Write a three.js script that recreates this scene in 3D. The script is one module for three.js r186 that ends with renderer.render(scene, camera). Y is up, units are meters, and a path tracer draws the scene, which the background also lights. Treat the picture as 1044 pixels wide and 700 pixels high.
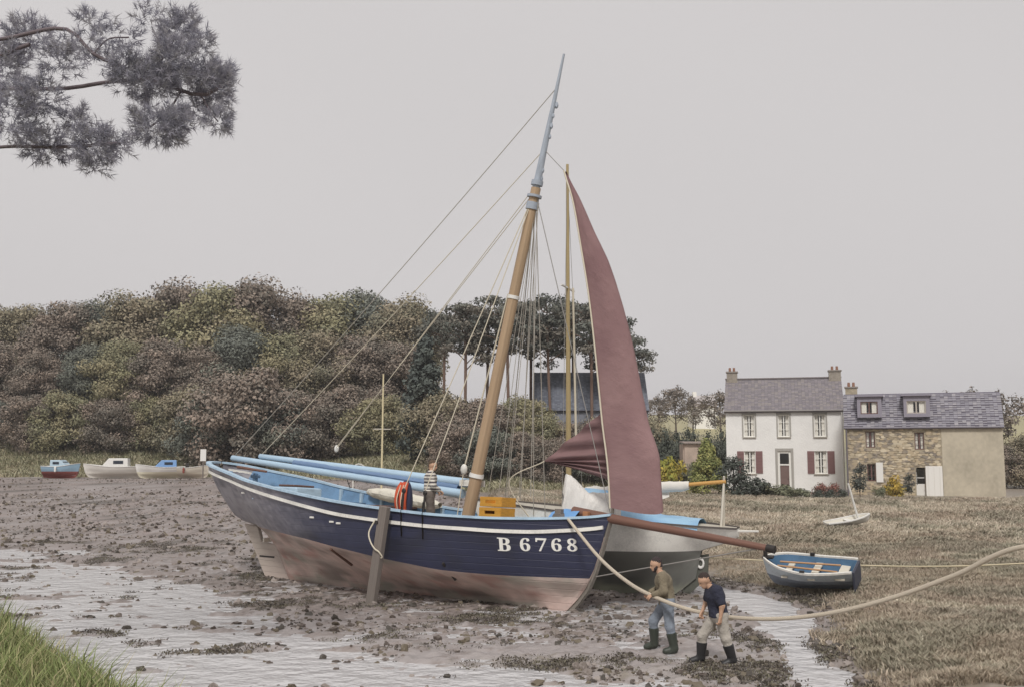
import * as THREE from 'three';
import { mergeGeometries } from 'three/addons/utils/BufferGeometryUtils.js';
import { RoundedBoxGeometry } from 'three/addons/geometries/RoundedBoxGeometry.js';
import { FontLoader } from 'three/addons/loaders/FontLoader.js';
import { TextGeometry } from 'three/addons/geometries/TextGeometry.js';

// ---------------------------------------------------------------- camera, sky, sun, exposure
const F = 1050, PW = 1044, PH = 700, EYE = 3.66, PITCH = Math.atan2(115, F);
const scene = new THREE.Scene();
const camera = new THREE.PerspectiveCamera(2 * Math.atan(PH / 2 / F) * 180 / Math.PI, PW / PH, 0.1, 6000);
camera.position.set(0, EYE, 0);
camera.rotation.set(PITCH, 0, 0);
camera.updateMatrixWorld(true);
{ // pale, even overcast sky
  const w = 256, h = 128, d = new Float32Array(w * h * 4);
  for (let j = 0; j < h; j++) for (let i = 0; i < w; i++) {
    const el = (j + .5) / h * Math.PI - Math.PI / 2, e = Math.max(0, el) / (Math.PI / 2), az = i / w * Math.PI * 2;
    const cl = 1 + .022 * Math.sin(az * 3 + e * 7) * Math.sin(e * 11 + az) + .014 * Math.sin(az * 7 + 2 + e * 23);
    const b = (.63 + .05 * e + .06 * Math.exp(-e * 9)) * cl, k = (j * w + i) * 4;
    d[k] = b * 1.0; d[k + 1] = b * .965; d[k + 2] = b * .965; d[k + 3] = 1;
  }
  const t = new THREE.DataTexture(d, w, h, THREE.RGBAFormat, THREE.FloatType);
  t.mapping = THREE.EquirectangularReflectionMapping; t.magFilter = t.minFilter = THREE.LinearFilter; t.needsUpdate = true;
  scene.background = t; scene.environment = t; scene.environmentIntensity = 1;
}
const sun = new THREE.DirectionalLight(new THREE.Color(1, .975, .94), 2.2);
sun.position.set(-9, 95, 42); sun.target.position.set(0, 0, -45); scene.add(sun, sun.target);
sun.castShadow = true; sun.shadow.radius = 20; sun.shadow.mapSize.set(4096, 4096);
Object.assign(sun.shadow.camera, { left: -110, right: 110, top: 110, bottom: -110, near: 1, far: 400 });
scene.fog = new THREE.FogExp2(new THREE.Color(.95, .94, .97), .0004);
const renderer = new THREE.WebGLRenderer({ antialias: true });
renderer.setSize(1024, 686);
renderer.toneMapping = THREE.LinearToneMapping;
renderer.toneMappingExposure = 1.0;
renderer.shadowMap.enabled = true; renderer.shadowMap.type = THREE.PCFSoftShadowMap;

// ---------------------------------------------------------------- helpers
const V = (x, y, z) => new THREE.Vector3(x, y, z);
const rng = (s) => () => { s |= 0; s = s + 0x6D2B79F5 | 0; let t = Math.imul(s ^ s >>> 15, 1 | s); t = t + Math.imul(t ^ t >>> 7, 61 | t) ^ t; return ((t ^ t >>> 14) >>> 0) / 4294967296; };
const hash = (x, y) => { let h = Math.imul(x, 374761393) + Math.imul(y, 668265263) | 0; h = Math.imul(h ^ h >>> 13, 1274126177); return ((h ^ h >>> 16) >>> 0) / 4294967296; };
function vn(x, y) { const i = Math.floor(x), j = Math.floor(y), a = x - i, b = y - j, u = a * a * (3 - 2 * a), v = b * b * (3 - 2 * b);
  return (hash(i, j) * (1 - u) + hash(i + 1, j) * u) * (1 - v) + (hash(i, j + 1) * (1 - u) + hash(i + 1, j + 1) * u) * v; }
function fbm(x, y, o = 4) { let s = 0, a = .5, n = 0; for (let k = 0; k < o; k++) { s += a * vn(x, y); n += a; a *= .5; x = x * 2.03 + 17.1; y = y * 2.03 + 5.7; } return s / n * 2 - 1; }
const clamp = (x, a = 0, b = 1) => Math.min(b, Math.max(a, x));
const ss = (a, b, x) => { const t = clamp((x - a) / (b - a)); return t * t * (3 - 2 * t); };
const mix = (a, b, t) => a + (b - a) * t;
const mix3 = (a, b, t) => [mix(a[0], b[0], t), mix(a[1], b[1], t), mix(a[2], b[2], t)];
const H = (hex) => { const c = new THREE.Color(hex); return [c.r, c.g, c.b]; };   // sRGB hex to linear
function curve(xs, ys) { // smooth monotone-ish interpolation through points
  const n = xs.length, d = [], m = [];
  for (let i = 0; i < n - 1; i++) d.push((ys[i + 1] - ys[i]) / (xs[i + 1] - xs[i]));
  for (let i = 0; i < n; i++) m.push(i === 0 ? d[0] : i === n - 1 ? d[n - 2] : d[i - 1] * d[i] <= 0 ? 0 : 2 * d[i - 1] * d[i] / (d[i - 1] + d[i]));
  return (x) => { if (x <= xs[0]) return ys[0]; if (x >= xs[n - 1]) return ys[n - 1]; let i = 0; while (x > xs[i + 1]) i++;
    const h = xs[i + 1] - xs[i], t = (x - xs[i]) / h, t2 = t * t, t3 = t2 * t;
    return (2 * t3 - 3 * t2 + 1) * ys[i] + (t3 - 2 * t2 + t) * h * m[i] + (-2 * t3 + 3 * t2) * ys[i + 1] + (t3 - t2) * h * m[i + 1]; };
}
// a ray of the photograph's camera, for taking bearings of real points
const ray = (px, py) => V((px - PW / 2) / F, -(py - PH / 2) / F, -1).applyEuler(camera.rotation);
const at = (px, py, depth) => { const d = ray(px, py); return d.multiplyScalar(depth / -d.z).add(camera.position); };
const onY = (px, py, Y = 0) => { const d = ray(px, py); return d.multiplyScalar((Y - EYE) / d.y).add(camera.position); };

const used = {};
const numbered = (n) => { if (!(n in used)) { used[n] = 0; return n; } return n + '_' + String(++used[n]).padStart(3, '0'); };
function mesh(name, geo, mat, parent) { const m = new THREE.Mesh(geo, mat); m.name = parent ? name : numbered(name); m.castShadow = m.receiveShadow = true; (parent || scene).add(m); return m; }
function tag(o, label, category, group) { o.userData.label = label; o.userData.category = category; if (group) o.userData.group = group; return o; }
function thing(name, label, category, pos = V(0, 0, 0), turn = 0, group) { const g = new THREE.Group(); g.name = numbered(name); g.position.copy(pos); g.rotation.y = turn; scene.add(g); return tag(g, label, category, group); }
function structure(name, geo, mat) { const m = mesh(name, geo, mat); m.userData.kind = 'structure'; return m; }
function copyOf(o, label, group) { const c = o.clone(); c.name = numbered(o.name.replace(/_\d{3}$/, '')); c.userData = { ...o.userData, label: label || o.userData.label }; if (group) c.userData.group = group; scene.add(c); return c; }

const strip = (g) => { const o = g.index ? g.toNonIndexed() : g; for (const k of Object.keys(o.attributes)) if (!['position', 'normal', 'uv'].includes(k)) o.deleteAttribute(k); return o; };
const merge = (gs) => mergeGeometries(gs.map(strip));
const box = (w, h, d, x = 0, y = 0, z = 0, r) => { const g = r ? new RoundedBoxGeometry(w, h, d, 2, r) : new THREE.BoxGeometry(w, h, d); return g.translate(x, y, z); };
function rod(a, b, r1, r2 = r1, n = 10) { const d = b.clone().sub(a), L = d.length(); const g = new THREE.CylinderGeometry(r2, r1, L, n, 1); g.translate(0, L / 2, 0); g.applyQuaternion(new THREE.Quaternion().setFromUnitVectors(V(0, 1, 0), d.normalize())); return g.translate(a.x, a.y, a.z); }
function tube(pts, r, n = 6, seg) { return new THREE.TubeGeometry(new THREE.CatmullRomCurve3(pts), seg || pts.length * 6, r, n); }
function grid(nu, nv, fn, closeU) { // surface from fn(i/nu, j/nv) -> [x,y,z] with metre uv
  const p = [], uv = [], ix = [];
  for (let i = 0; i <= nu; i++) for (let j = 0; j <= nv; j++) { const q = fn(i / nu, j / nv); p.push(q[0], q[1], q[2]); uv.push(q[3] ?? q[0], q[4] ?? q[1]); }
  for (let i = 0; i < nu; i++) for (let j = 0; j < nv; j++) { const a = i * (nv + 1) + j, b = a + nv + 1; ix.push(a, b, a + 1, b, b + 1, a + 1); }
  const g = new THREE.BufferGeometry(); g.setAttribute('position', new THREE.Float32BufferAttribute(p, 3)); g.setAttribute('uv', new THREE.Float32BufferAttribute(uv, 2)); g.setIndex(ix); g.computeVertexNormals(); return g;
}
function tint(g, fn) { const p = g.attributes.position, c = new Float32Array(p.count * 3); for (let i = 0; i < p.count; i++) { const q = fn(p.getX(i), p.getY(i), p.getZ(i)); c.set(q, i * 3); } g.setAttribute('color', new THREE.BufferAttribute(c, 3)); return g; }

// textures: tileable fine noise for relief, grain in colour
function noiseTex(n, fn, srgb) { const d = new Uint8Array(n * n * 4); for (let j = 0; j < n; j++) for (let i = 0; i < n; i++) { const q = fn(i / n, j / n); const k = (j * n + i) * 4; for (let c = 0; c < 3; c++) d[k + c] = clamp(Array.isArray(q) ? q[c] : q) * 255; d[k + 3] = 255; }
  const t = new THREE.DataTexture(d, n, n); t.wrapS = t.wrapT = THREE.RepeatWrapping; t.magFilter = THREE.LinearFilter; t.minFilter = THREE.LinearMipmapLinearFilter; t.generateMipmaps = true; if (srgb) t.colorSpace = THREE.SRGBColorSpace; t.needsUpdate = true; return t; }
const tvn = (x, y, f, s) => { const P = f, X = x * f, Y = y * f, i = Math.floor(X), j = Math.floor(Y), a = X - i, b = Y - j, u = a * a * (3 - 2 * a), v = b * b * (3 - 2 * b), m = (k) => ((k % P) + P) % P;
  return (hash(m(i) + s, m(j)) * (1 - u) + hash(m(i + 1) + s, m(j)) * u) * (1 - v) + (hash(m(i) + s, m(j + 1)) * (1 - u) + hash(m(i + 1) + s, m(j + 1)) * u) * v; };
const tf = (x, y, f0, o, s) => { let r = 0, a = .5, n = 0, f = f0; for (let k = 0; k < o; k++) { r += a * tvn(x, y, f, s + k * 31); n += a; a *= .55; f *= 2; } return r / n; };
const TX = {
  lump: noiseTex(512, (x, y) => { const a = tf(x, y, 8, 5, 3); return a * a * 1.5; }),
  wear: noiseTex(256, (x, y) => { const v = .9 + .5 * (tf(x, y, 6, 5, 77) - .5) + .2 * (tf(x, y, 64, 2, 5) - .5); return [v, v, v]; }),
  soft: noiseTex(256, (x, y) => { const v = .95 + .12 * (tf(x, y, 5, 5, 41) - .5) + .06 * (tf(x, y, 64, 2, 5) - .5); return [v, v, v]; }),
  plank: noiseTex(256, (x, y) => { const k = (y * 6) % 1, g = Math.min(k, 1 - k); return clamp(.35 + .25 * tf(x, y, 6, 4, 55) + .4 * ss(.0, .07, g)); }),
  ripple: noiseTex(512, (x, y) => tf(x, y, 10, 4, 211)),
  weave: noiseTex(256, (x, y) => .5 + .25 * Math.sin(x * Math.PI * 2 * 40) * Math.sin(y * Math.PI * 2 * 40) + .4 * (tf(x, y, 8, 4, 9) - .5)),
  grain: noiseTex(256, (x, y) => { const v = .62 + .25 * tf(x, y, 8, 3, 19) + .1 * tvn(x, y, 64, 4) + .18 * tvn(x, 0, 32, 8); return clamp(v); }),
};
const rep = (t, x, y = x) => { const c = t.clone(); c.repeat.set(x, y); c.needsUpdate = true; return c; };
const bump1 = rep(TX.lump, 1), bump3 = rep(TX.lump, 3);
const std = (c, rough = .8, o = {}) => new THREE.MeshStandardMaterial({ color: new THREE.Color(...(typeof c === 'string' ? H(c) : c)), roughness: rough, side: THREE.DoubleSide, ...o });
const vcm = (rough = .85, o = {}) => std([1, 1, 1], rough, { vertexColors: true, ...o });

// ---------------------------------------------------------------- terrain
const segDist = (x, z, pts) => { let best = 1e9, wb = 0; for (let i = 0; i < pts.length - 1; i++) { const [ax, az, aw] = pts[i], [bx, bz, bw] = pts[i + 1]; const dx = bx - ax, dz = bz - az; const t = clamp(((x - ax) * dx + (z - az) * dz) / (dx * dx + dz * dz)); const d = Math.hypot(x - ax - dx * t, z - az - dz * t) / mix(aw, bw, t); if (d < best) { best = d; wb = mix(aw, bw, t); } } return [best, wb]; };
const STREAM = [[-60, -40, 12], [-30, -36, 9], [-19, -31, 8.6], [-12, -25.5, 5.6], [-7, -20, 4.4], [-2.5, -17, 2.2], [3, -14.5, 1.4], [8, -13, 1.4]];
const CREEK = [[4.2, -33, .4], [5.9, -28, .8], [6.2, -24, .75], [5.5, -20.5, .5], [5.0, -17, .6], [4.6, -14, .8]];
const marshEdge = curve([-80, -45, -34, -28, -24, -20, -17, -10], [-2, 1, 4.2, 7.2, 7.0, 6.3, 5.6, 5]);
function zones(x, z) {
  const n1 = fbm(x * .35 + 3, z * .35, 3), n2 = fbm(x * 1.3, z * 1.3 + 9, 3);
  const sd = segDist(x, z, STREAM)[0] + n1 * .28 + n2 * .12, cd = segDist(x, z, CREEK)[0] + n1 * .3 + n2 * .35;
  const me = x - marshEdgeAt(z) + n1 * 1.1 + n2 * .5;
  const zc = clamp(-11 + 1.25 * (x + 5.2), -17, -6);
  const bank = ss(zc - 3.4, zc, z + n1 * .25);
  const fb = farBank(x);
  return { n1, n2, sd, cd, me, bank, far: fb - z + n1 * 1.2 };
}
function marshEdgeAt(z) { return marshEdge(Math.max(-80, Math.min(-10, z))); }
const farBankC = curve([-200, -70, -30, -12, 0, 15, 40, 300], [-112, -112, -110, -96, -86, -97, -100, -110]);
function farBank(x) { return farBankC(x); }
function G(x, z) {
  const q = zones(x, z), far = Math.hypot(x, z);
  const wetF = ss(-40, -24, z); let y = mix(.07, .045, wetF) + .05 * q.n1 + .04 * q.n2;
  if (far < 70) { const d = ss(70, 45, far); y += d * (.05 * fbm(x * 1.9 + 31, z * 3.4, 3) + .06 * fbm(x * 4.1, z * 5.6, 3) + .03 * fbm(x * 12, z * 14, 2)); }
  y -= .13 * ss(1.12, .72, q.sd) * (1 - .62 * ss(.05, .4, fbm(x * .8 + 40, z * 2.2, 3)));
  y -= .16 * ss(1.1, .6, q.cd);
  // the gouged, wet hollow round the grounded hull
  const u = clamp((z + 32 - (x + 7.5) * .778), -50, 50); y -= .05 * Math.exp(-u * u / 14) * ss(-14, -8, x) * ss(8, 2, x);
  y = mix(y, Math.max(y, .03), ss(.9, 1.6, q.sd) * ss(1.2, 1.6, q.cd) * ss(30, 50, far));
  y += ss(0, 2.2, q.me) * (.2 + .05 * q.n2 + .5 * ss(-26, -72, z)) ;
  y += ss(-40, -95, z) * ss(6, -8, q.me) * 1.4;
  y = mix(y, 1.6 + .1 * q.n1 + .4 * ss(-6, 0, z), q.bank);
  if (q.far > 0) { const k = .11 + .1 * ss(-28, -60, x); y = Math.max(y, .8) + Math.min(9 + .02 * q.far, q.far * k * ss(-2, 14, q.far)); }
  return y;
}
const C_ = { mudA: H('#9a8f8a'), mudB: H('#7a706b'), mudC: H('#4d473f'), pink: H('#9d8f8a'), straw: H('#a5978a'), olive: H('#8b8474'), rust: H('#84705f'), green: H('#7d8650'), greenB: H('#6b7440'), path: H('#b5aa9a'), pale: H('#b5aeac'), field: H('#a59c70') };
function groundColor(x, z) {
  const q = zones(x, z), a = fbm(x * 2.7, z * 2.7, 3), b = fbm(x * 9, z * 9, 2), c0 = fbm(x * .5 + 9, z * .5, 3);
  let c = mix3(C_.mudA, C_.mudB, clamp(.5 + a * .7 + b * .35)); c = mix3(c, C_.pink, .8 * ss(.05, .3, c0 + a * .4 + .5 * ss(-34, -50, z) - .3));
  const weed = ss(.12, .5, c0 + a * .5 + b * .3); c = mix3(c, C_.mudC, weed * .85);
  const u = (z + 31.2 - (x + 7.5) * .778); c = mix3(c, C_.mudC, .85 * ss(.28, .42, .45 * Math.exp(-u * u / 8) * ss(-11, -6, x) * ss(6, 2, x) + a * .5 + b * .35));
  c = mix3(c, C_.olive, .5 * ss(.05, .4, fbm(x * .4 + 70, z * .9, 3) + b * .25) * ss(-22, -19, z) * ss(-4, 0, x));
  const m = ss(0, 1.6, q.me); let g = mix3(C_.straw, C_.olive, clamp(.45 + c0 * .9 + a * .4)); g = mix3(g, C_.rust, clamp(fbm(x * .23, z * .23 + 30, 3) * 1.1) * .7); g = mix3(g, C_.mudC, clamp(b * .8)); c = mix3(c, g, m);
  const pth = Math.exp(-Math.pow((z + 72.5 + .05 * (x - 20) + q.n2 * .3) / 1.3, 2)) * ss(20, 24, x); c = mix3(c, C_.path, pth);
  let gr = mix3(C_.green, C_.straw, clamp(.35 + a * .6)); c = mix3(c, gr, q.bank); 
  if (q.far > -3) { const fg = mix3(mix3(C_.green, C_.olive, clamp(.5 + a)), C_.rust, .3 + .3 * c0); c = mix3(c, mix3(fg, C_.field, ss(30, 45, q.far) * ss(-4, 8, x)), ss(-2, 2, q.far)); }
  c = mix3(c, C_.pale, .6 * ss(.15, .35, .5 * ss(-27, -19, z) + a * .6 - b * .5 - c0 * .3) * ss(.4, -.3, q.me) * (1 - q.bank)); const k = .92 + .16 * b; return [c[0] * k, c[1] * k, c[2] * k];
}
{
  const axis = (a, b, st, lo, hi) => { const r = []; let v = a, s = st; const L = [], R = []; while (v > lo) { s *= 1.085; v -= s; L.push(Math.max(v, lo)); } for (v = a; v < b; v += st) r.push(v); s = st; v = b; while (v < hi) { R.push(v); s *= 1.085; v += s; } R.push(hi); return [...L.reverse(), ...r, ...R]; };
  const xs = axis(-15, 13, .1, -2500, 2500), zs = axis(-36, -12, .095, -4000, 400);
  const nx = xs.length, nz = zs.length, p = new Float32Array(nx * nz * 3), col = new Float32Array(nx * nz * 3), uv = new Float32Array(nx * nz * 2), ix = [];
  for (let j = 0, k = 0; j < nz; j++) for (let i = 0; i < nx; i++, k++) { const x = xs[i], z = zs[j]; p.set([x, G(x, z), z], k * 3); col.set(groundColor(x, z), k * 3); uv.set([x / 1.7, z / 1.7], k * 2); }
  for (let j = 0; j < nz - 1; j++) for (let i = 0; i < nx - 1; i++) { const a = j * nx + i, b = a + nx; ix.push(a, b, a + 1, a + 1, b, b + 1); }
  const g = new THREE.BufferGeometry(); g.setAttribute('position', new THREE.BufferAttribute(p, 3)); g.setAttribute('color', new THREE.BufferAttribute(col, 3)); g.setAttribute('uv', new THREE.BufferAttribute(uv, 2)); g.setIndex(ix); g.computeVertexNormals();
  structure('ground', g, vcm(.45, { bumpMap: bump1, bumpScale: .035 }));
}
{ // shallow, silty water lying in the channel and the puddles
  const g = grid(60, 60, (a, b) => { const x = -70 + 82 * a, z = -48 + 38 * b; return [x, .002, z, x / 3.1, z / 2.3]; });
  structure('water', g, std([.56, .547, .547], .22, { bumpMap: rep(TX.ripple, 1), bumpScale: .1 }));
}
console.log('terrain');
// ---------------------------------------------------------------- hull lofting
function makeHull({ hb, wb, sheer, wl, keel, kt = .1, full = .62 }) {
  const v = (s, u) => {
    const yk = keel(s), ys = sheer(s), w = wl(s), b = hb(s), bw = wb(s), t = clamp((u - yk) / Math.max(.02, ys - yk)), k = Math.min(kt, b);
    const simple = k + (b - k) * Math.pow(t, .6);
    const wgt = ss(.08, .55, w - yk); if (wgt <= 0) return simple;
    const d = w - yk, f = curve([yk, yk + .3 * d, yk + .68 * d, w, w + .5 * (ys - w), ys], [k, k + .16 * Math.max(0, bw - k), k + full * Math.max(0, bw - k), Math.max(bw, k), mix(bw, b, .62), b]);
    return mix(simple, f(u), wgt);
  };
  return { v, hb, wb, sheer, wl, keel };
}
// strip of the hull's skin between two height curves, on one side (sd = 1 starboard) or both; off pushes it outwards
function skin(h, s0, s1, lo, hi, { n = 80, m = 10, off = 0, sides = [1, -1], ease } = {}) {
  return merge(sides.map((sd) => grid(n, m, (a, b) => { const s = mix(s0, s1, ease ? ease(a) : a), u = mix(lo(s), hi(s), b), w = h.v(s, u) + (typeof off === 'function' ? off(s, u) : off); return [s, u, sd * w, s, u]; })));
}
// closed bar that follows a curve: cross-section w (across) x t (up)
function bar(fn, n, w, t) { const gs = []; const corner = [[-1, -1], [1, -1], [1, 1], [-1, 1], [-1, -1]];
  for (let c = 0; c < 4; c++) gs.push(grid(n, 1, (a, b) => { const q = fn(a), o = corner[c + b]; return [q[0] + (q[3] || 0) * o[0] * w / 2, q[1] + o[1] * t / 2, q[2] + (q[4] ?? 1) * o[0] * w / 2]; }));
  for (const e of [0, 1]) gs.push(grid(1, 1, (a, b) => { const q = fn(e); return [q[0] + (q[3] || 0) * (a * 2 - 1) * w / 2, q[1] + (b * 2 - 1) * t / 2, q[2] + (q[4] ?? 1) * (a * 2 - 1) * w / 2]; }));
  return merge(gs); }

// ---------------------------------------------------------------- the grounded workboat
const KS = onY(272, 588), FWD = onY(578, 622).sub(KS).normalize(), STB = V(-FWD.z, 0, FWD.x), ROLL = 4.2 * Math.PI / 180;
const ST2 = STB.clone().multiplyScalar(Math.cos(ROLL)).add(V(0, Math.sin(ROLL), 0)), UP2 = V(0, Math.cos(ROLL), 0).addScaledVector(STB, -Math.sin(ROLL));
const BQ = new THREE.Quaternion().setFromRotationMatrix(new THREE.Matrix4().makeBasis(FWD, UP2, ST2));
const toBoat = (P) => { const d = P.clone().sub(KS); return V(d.dot(FWD), d.dot(UP2), d.dot(ST2)); };
const fromBoat = (s, u, v) => KS.clone().addScaledVector(FWD, s).addScaledVector(UP2, u).addScaledVector(ST2, v);
const bp = (px, py, v = 0) => { const d = ray(px, py), P0 = fromBoat(0, 0, v); const t = P0.sub(camera.position).dot(ST2) / d.dot(ST2); return toBoat(d.multiplyScalar(t).add(camera.position)); };
const hull = makeHull({
  hb: curve([-2.78, -2.7, -2.5, -2.1, -1.5, -.2, 1.5, 3, 4.4, 6, 7.3, 8.4, 9.1, 9.7, 10.5, 11.1, 11.6, 12.05, 12.34], [.08, .4, .72, 1.0, 1.24, 1.64, 1.96, 2.12, 2.2, 2.2, 2.08, 1.88, 1.68, 1.5, 1.15, .83, .56, .27, .07]),
  wb: curve([-1.4, -.4, 0, 2, 3.5, 5.2, 6.7, 7.7, 8.6, 9.9, 11, 11.95], [.1, .4, .62, 1.42, 1.8, 1.98, 1.94, 1.83, 1.6, 1.1, .58, .08]),
  sheer: curve([-2.78, -1.7, -.2, .9, 1.5, 3, 4.4, 5.3, 6.2, 7.3, 8.4, 9.1, 9.7, 10.5, 11.5, 12.05, 12.34], [3.46, 3.27, 3.04, 2.84, 2.75, 2.56, 2.4, 2.31, 2.24, 2.16, 2.1, 2.085, 2.08, 2.1, 2.16, 2.22, 2.28]),
  wl: curve([-1.5, -.4, 3.5, 5.2, 6.7, 7.7, 8.6, 9.9, 11.9, 12.4], [1.68, 1.58, 1.33, 1.15, .98, .88, .79, .76, .8, .82]),
  keel: (s) => { const xs = [-2.78, -2.6, -2.0, -1.35, .1, 1.25, 11.0, 11.2, 11.5, 11.77, 11.95, 12.12, 12.26, 12.34], ys = [3.12, 2.8, 2.2, 1.68, 1.4, -.12, -.12, .0, .28, .62, 1.0, 1.5, 2.0, 2.26]; let i = 0; if (s <= xs[0]) return ys[0]; if (s >= xs[13]) return ys[13]; while (s > xs[i + 1]) i++; return mix(ys[i], ys[i + 1], (s - xs[i]) / (xs[i + 1] - xs[i])); },
});
const onHull = (px, py) => { let v = 1.2, q; for (let i = 0; i < 80; i++) { q = bp(px, py, v); v = mix(v, hull.v(q.x, q.y), .35); } return q; };
const boat = thing('sailing_workboat', 'large navy blue wooden sailing workboat numbered B 6768, aground on the mud', 'sailing boat', KS);
boat.quaternion.copy(BQ);
const shd = (dy) => (s) => Math.max(hull.sheer(s) + dy, hull.keel(s) + .01);
const M = {
  topside: vcm(.5, { bumpMap: rep(TX.plank, 1), bumpScale: .014 }), bottom: vcm(.85, { bumpMap: rep(TX.plank, 1), bumpScale: .022 }),
  paleBlue: std('#b2cbde', .5, { map: rep(TX.wear, .8) }), blue: std('#6b8fb2', .5, { map: rep(TX.wear, .7) }), deck: std('#a79b8a', .8, { map: rep(TX.wear, .9) }),
  white: std('#e4e2dd', .5), whiteWorn: std('#e9e6de', .6, { map: rep(TX.wear, .4) }), iron: std('#3a3634', .6, { metalness: .4 }), pine: std('#b59a7c', .55, { map: rep(TX.grain, 2, 1) }), mastGrey: std('#a9b1bd', .6, { map: rep(TX.wear, 2) }),
  rope: std('#cfc6b2', .9), ropeGrey: std('#a9a399', .9), wire: std('#8f8b86', .6), tan: std('#94695f', .9), timber: std('#807770', .9, { map: rep(TX.grain, 1.5, .4), bumpMap: rep(TX.grain, 1.5, .4), bumpScale: .004 }), spar: std('#7d5a4c', .6, { map: rep(TX.grain, 2, .6) }), hatch: std('#6a4c40', .7, { map: rep(TX.grain, 2, .6) }), darkCloth: std('#2a2c38', .9),
};
{
  const nav = H('#30334a'), fade = H('#9c989c'), blk = H('#26262e');
  const top = skin(hull, -2.78, 12.34, (s) => Math.max(hull.wl(s), hull.keel(s)), (s) => hull.sheer(s) - .02, { n: 150, m: 14, ease: (a) => a < .12 ? a * a / .12 * .5 + a * .5 : a });
  tint(top, (s, u, v) => { const n = fbm(s * 1.1 + (v > 0 ? 0 : 50), u * 5, 4), n2 = fbm(s * 6, u * 14, 3), w = clamp(ss(5.2, .2, s + n * 2.0) * (.95 + n * .6 + n2 * .5)), d = ss(.25, .6, fbm(s * .7 + 9, u * 2.2, 3) + n2 * .2); let c = mix3(nav, fade, w * .85); c = mix3(c, blk, d * .5); const k = 1 + .2 * n2; return [c[0] * k, c[1] * k, c[2] * k]; });
  mesh('topside', top, M.topside, boat);
  const bot = skin(hull, -1.42, 12.16, hull.keel, (s) => Math.max(hull.wl(s), hull.keel(s) + .005), { n: 130, m: 14 });
  const keelBottom = grid(90, 1, (a, b) => { const s = mix(-1.42, 12.2, a); return [s, hull.keel(s) - .002, (b * 2 - 1) * .1, s, b]; });
  const af = H('#d3b9af'), af2 = H('#c2b1a8'), slime = H('#aaa397'), red = H('#b58a80'), dk = H('#857870');
  const bt = tint(merge([bot, keelBottom]), (s, u, v) => { const n = fbm(s * .9 + 5, u * 3.2, 4), n2 = fbm(s * 5, u * 9, 3); let c = mix3(af, af2, clamp(.5 + n)); c = mix3(c, slime, ss(.1, .6, n + fbm(s * .5, u * 2 + 8, 3) * .6 + ss(.7, .1, u) * .25)); c = mix3(c, red, ss(.15, .5, fbm(s * 1.7 + 40, u * 6, 3)) * .7); c = mix3(c, dk, ss(.1, .5, fbm(s * .6 + 3, u * 5 + 60, 3) + n2 * .3) * .75); const k = 1 + .25 * n2; return [c[0] * k, c[1] * k, c[2] * k]; });
  mesh('bottom', bt, M.bottom, boat);
  // white rubbing strake a hand's breadth below the rail
  const dz = curve([-2.78, -1.4, .7, 2.6, 4.1, 5.4, 6.8, 9.1, 10.7, 11.5, 12.25], [.2, .2, .2, .235, .27, .3, .29, .27, .29, .27, .25]);
  for (const sd of [1, -1]) mesh('rubbing_strake', bar((a) => { const s = mix(-2.72, 12.2, a), u = hull.sheer(s) - dz(s); return [s, u, sd * (hull.v(s, u) + .02)]; }, 110, .06, .085), M.whiteWorn, boat);
  for (const sd of [1, -1]) mesh('cap_rail', bar((a) => { const s = mix(-2.76, 12.36, a); return [s, hull.sheer(s) + .02, sd * Math.max(.0, hull.hb(s) - .05)]; }, 110, .2, .06), M.paleBlue, boat);
  // inner bulwark, deck, frames
  const DK0 = .47, DKf = (s) => Math.min(DK0, .55 * Math.max(.05, hull.sheer(s) - hull.keel(s) - .05)), inS0 = -2.15, inS1 = 12.05;
  for (const sd of [1, -1]) mesh('bulwark_lining', skin(hull, inS0, inS1, (s) => hull.sheer(s) - DKf(s) - .02, (s) => hull.sheer(s) - .005, { n: 90, m: 2, off: -.11, sides: [sd] }), M.blue, boat);
  mesh('deck', grid(90, 8, (a, b) => { const s = mix(inS0, inS1, a), w = Math.max(.02, hull.v(s, hull.sheer(s) - DKf(s)) - .12), q = b * 2 - 1; return [s, hull.sheer(s) - DKf(s) + .06 * (1 - q * q), q * w, s, q * w]; }), M.deck, boat);
  for (const sd of [1, -1]) for (let s = 1.2; s < 11.6; s += .8) { const u = hull.sheer(s), DK = DK0; mesh('bulwark_stanchion', box(.09, DK - .02, .08, s, u - DK / 2 - .01, sd * (hull.v(s, u - .2) - .15)), M.paleBlue, boat); }
  const stemP = [[11.17, -.1], [11.5, .26], [11.77, .6], [11.95, .98], [12.12, 1.48], [12.26, 1.98], [12.36, 2.36]];
  mesh('stem', bar((a) => { const t = a * 6, i = Math.min(5, Math.floor(t)), f = t - i; return [mix(stemP[i][0], stemP[i + 1][0], f) + .0, mix(stemP[i][1], stemP[i + 1][1], f), 0]; }, 24, .13, .2), std('#8b847b', .8, { map: rep(TX.grain, 3, 1) }), boat);
  // rudder with the screw aperture
  const rs = new THREE.Shape([[-1.22, 1.55], [-.6, 1.5], [-.35, 1.05], [.05, 1.0], [.35, 1.0], [1.15, -.1], [.08, -.1], [-.35, .45]].map((p) => new THREE.Vector2(...p)));
  const rg = new THREE.ExtrudeGeometry(rs, { depth: .09, bevelEnabled: true, bevelSize: .02, bevelThickness: .02, bevelSegments: 1 }).translate(0, 0, -.045);
  const rud = mesh('rudder', tint(rg, (s, u) => { const n = fbm(s * 3, u * 3, 3); return mix3(af2, slime, clamp(.5 + n)); }), M.bottom, boat);
  mesh('rudder_strap', box(.7, .05, .15, .0, .62, 0), M.iron, rud);
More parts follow.
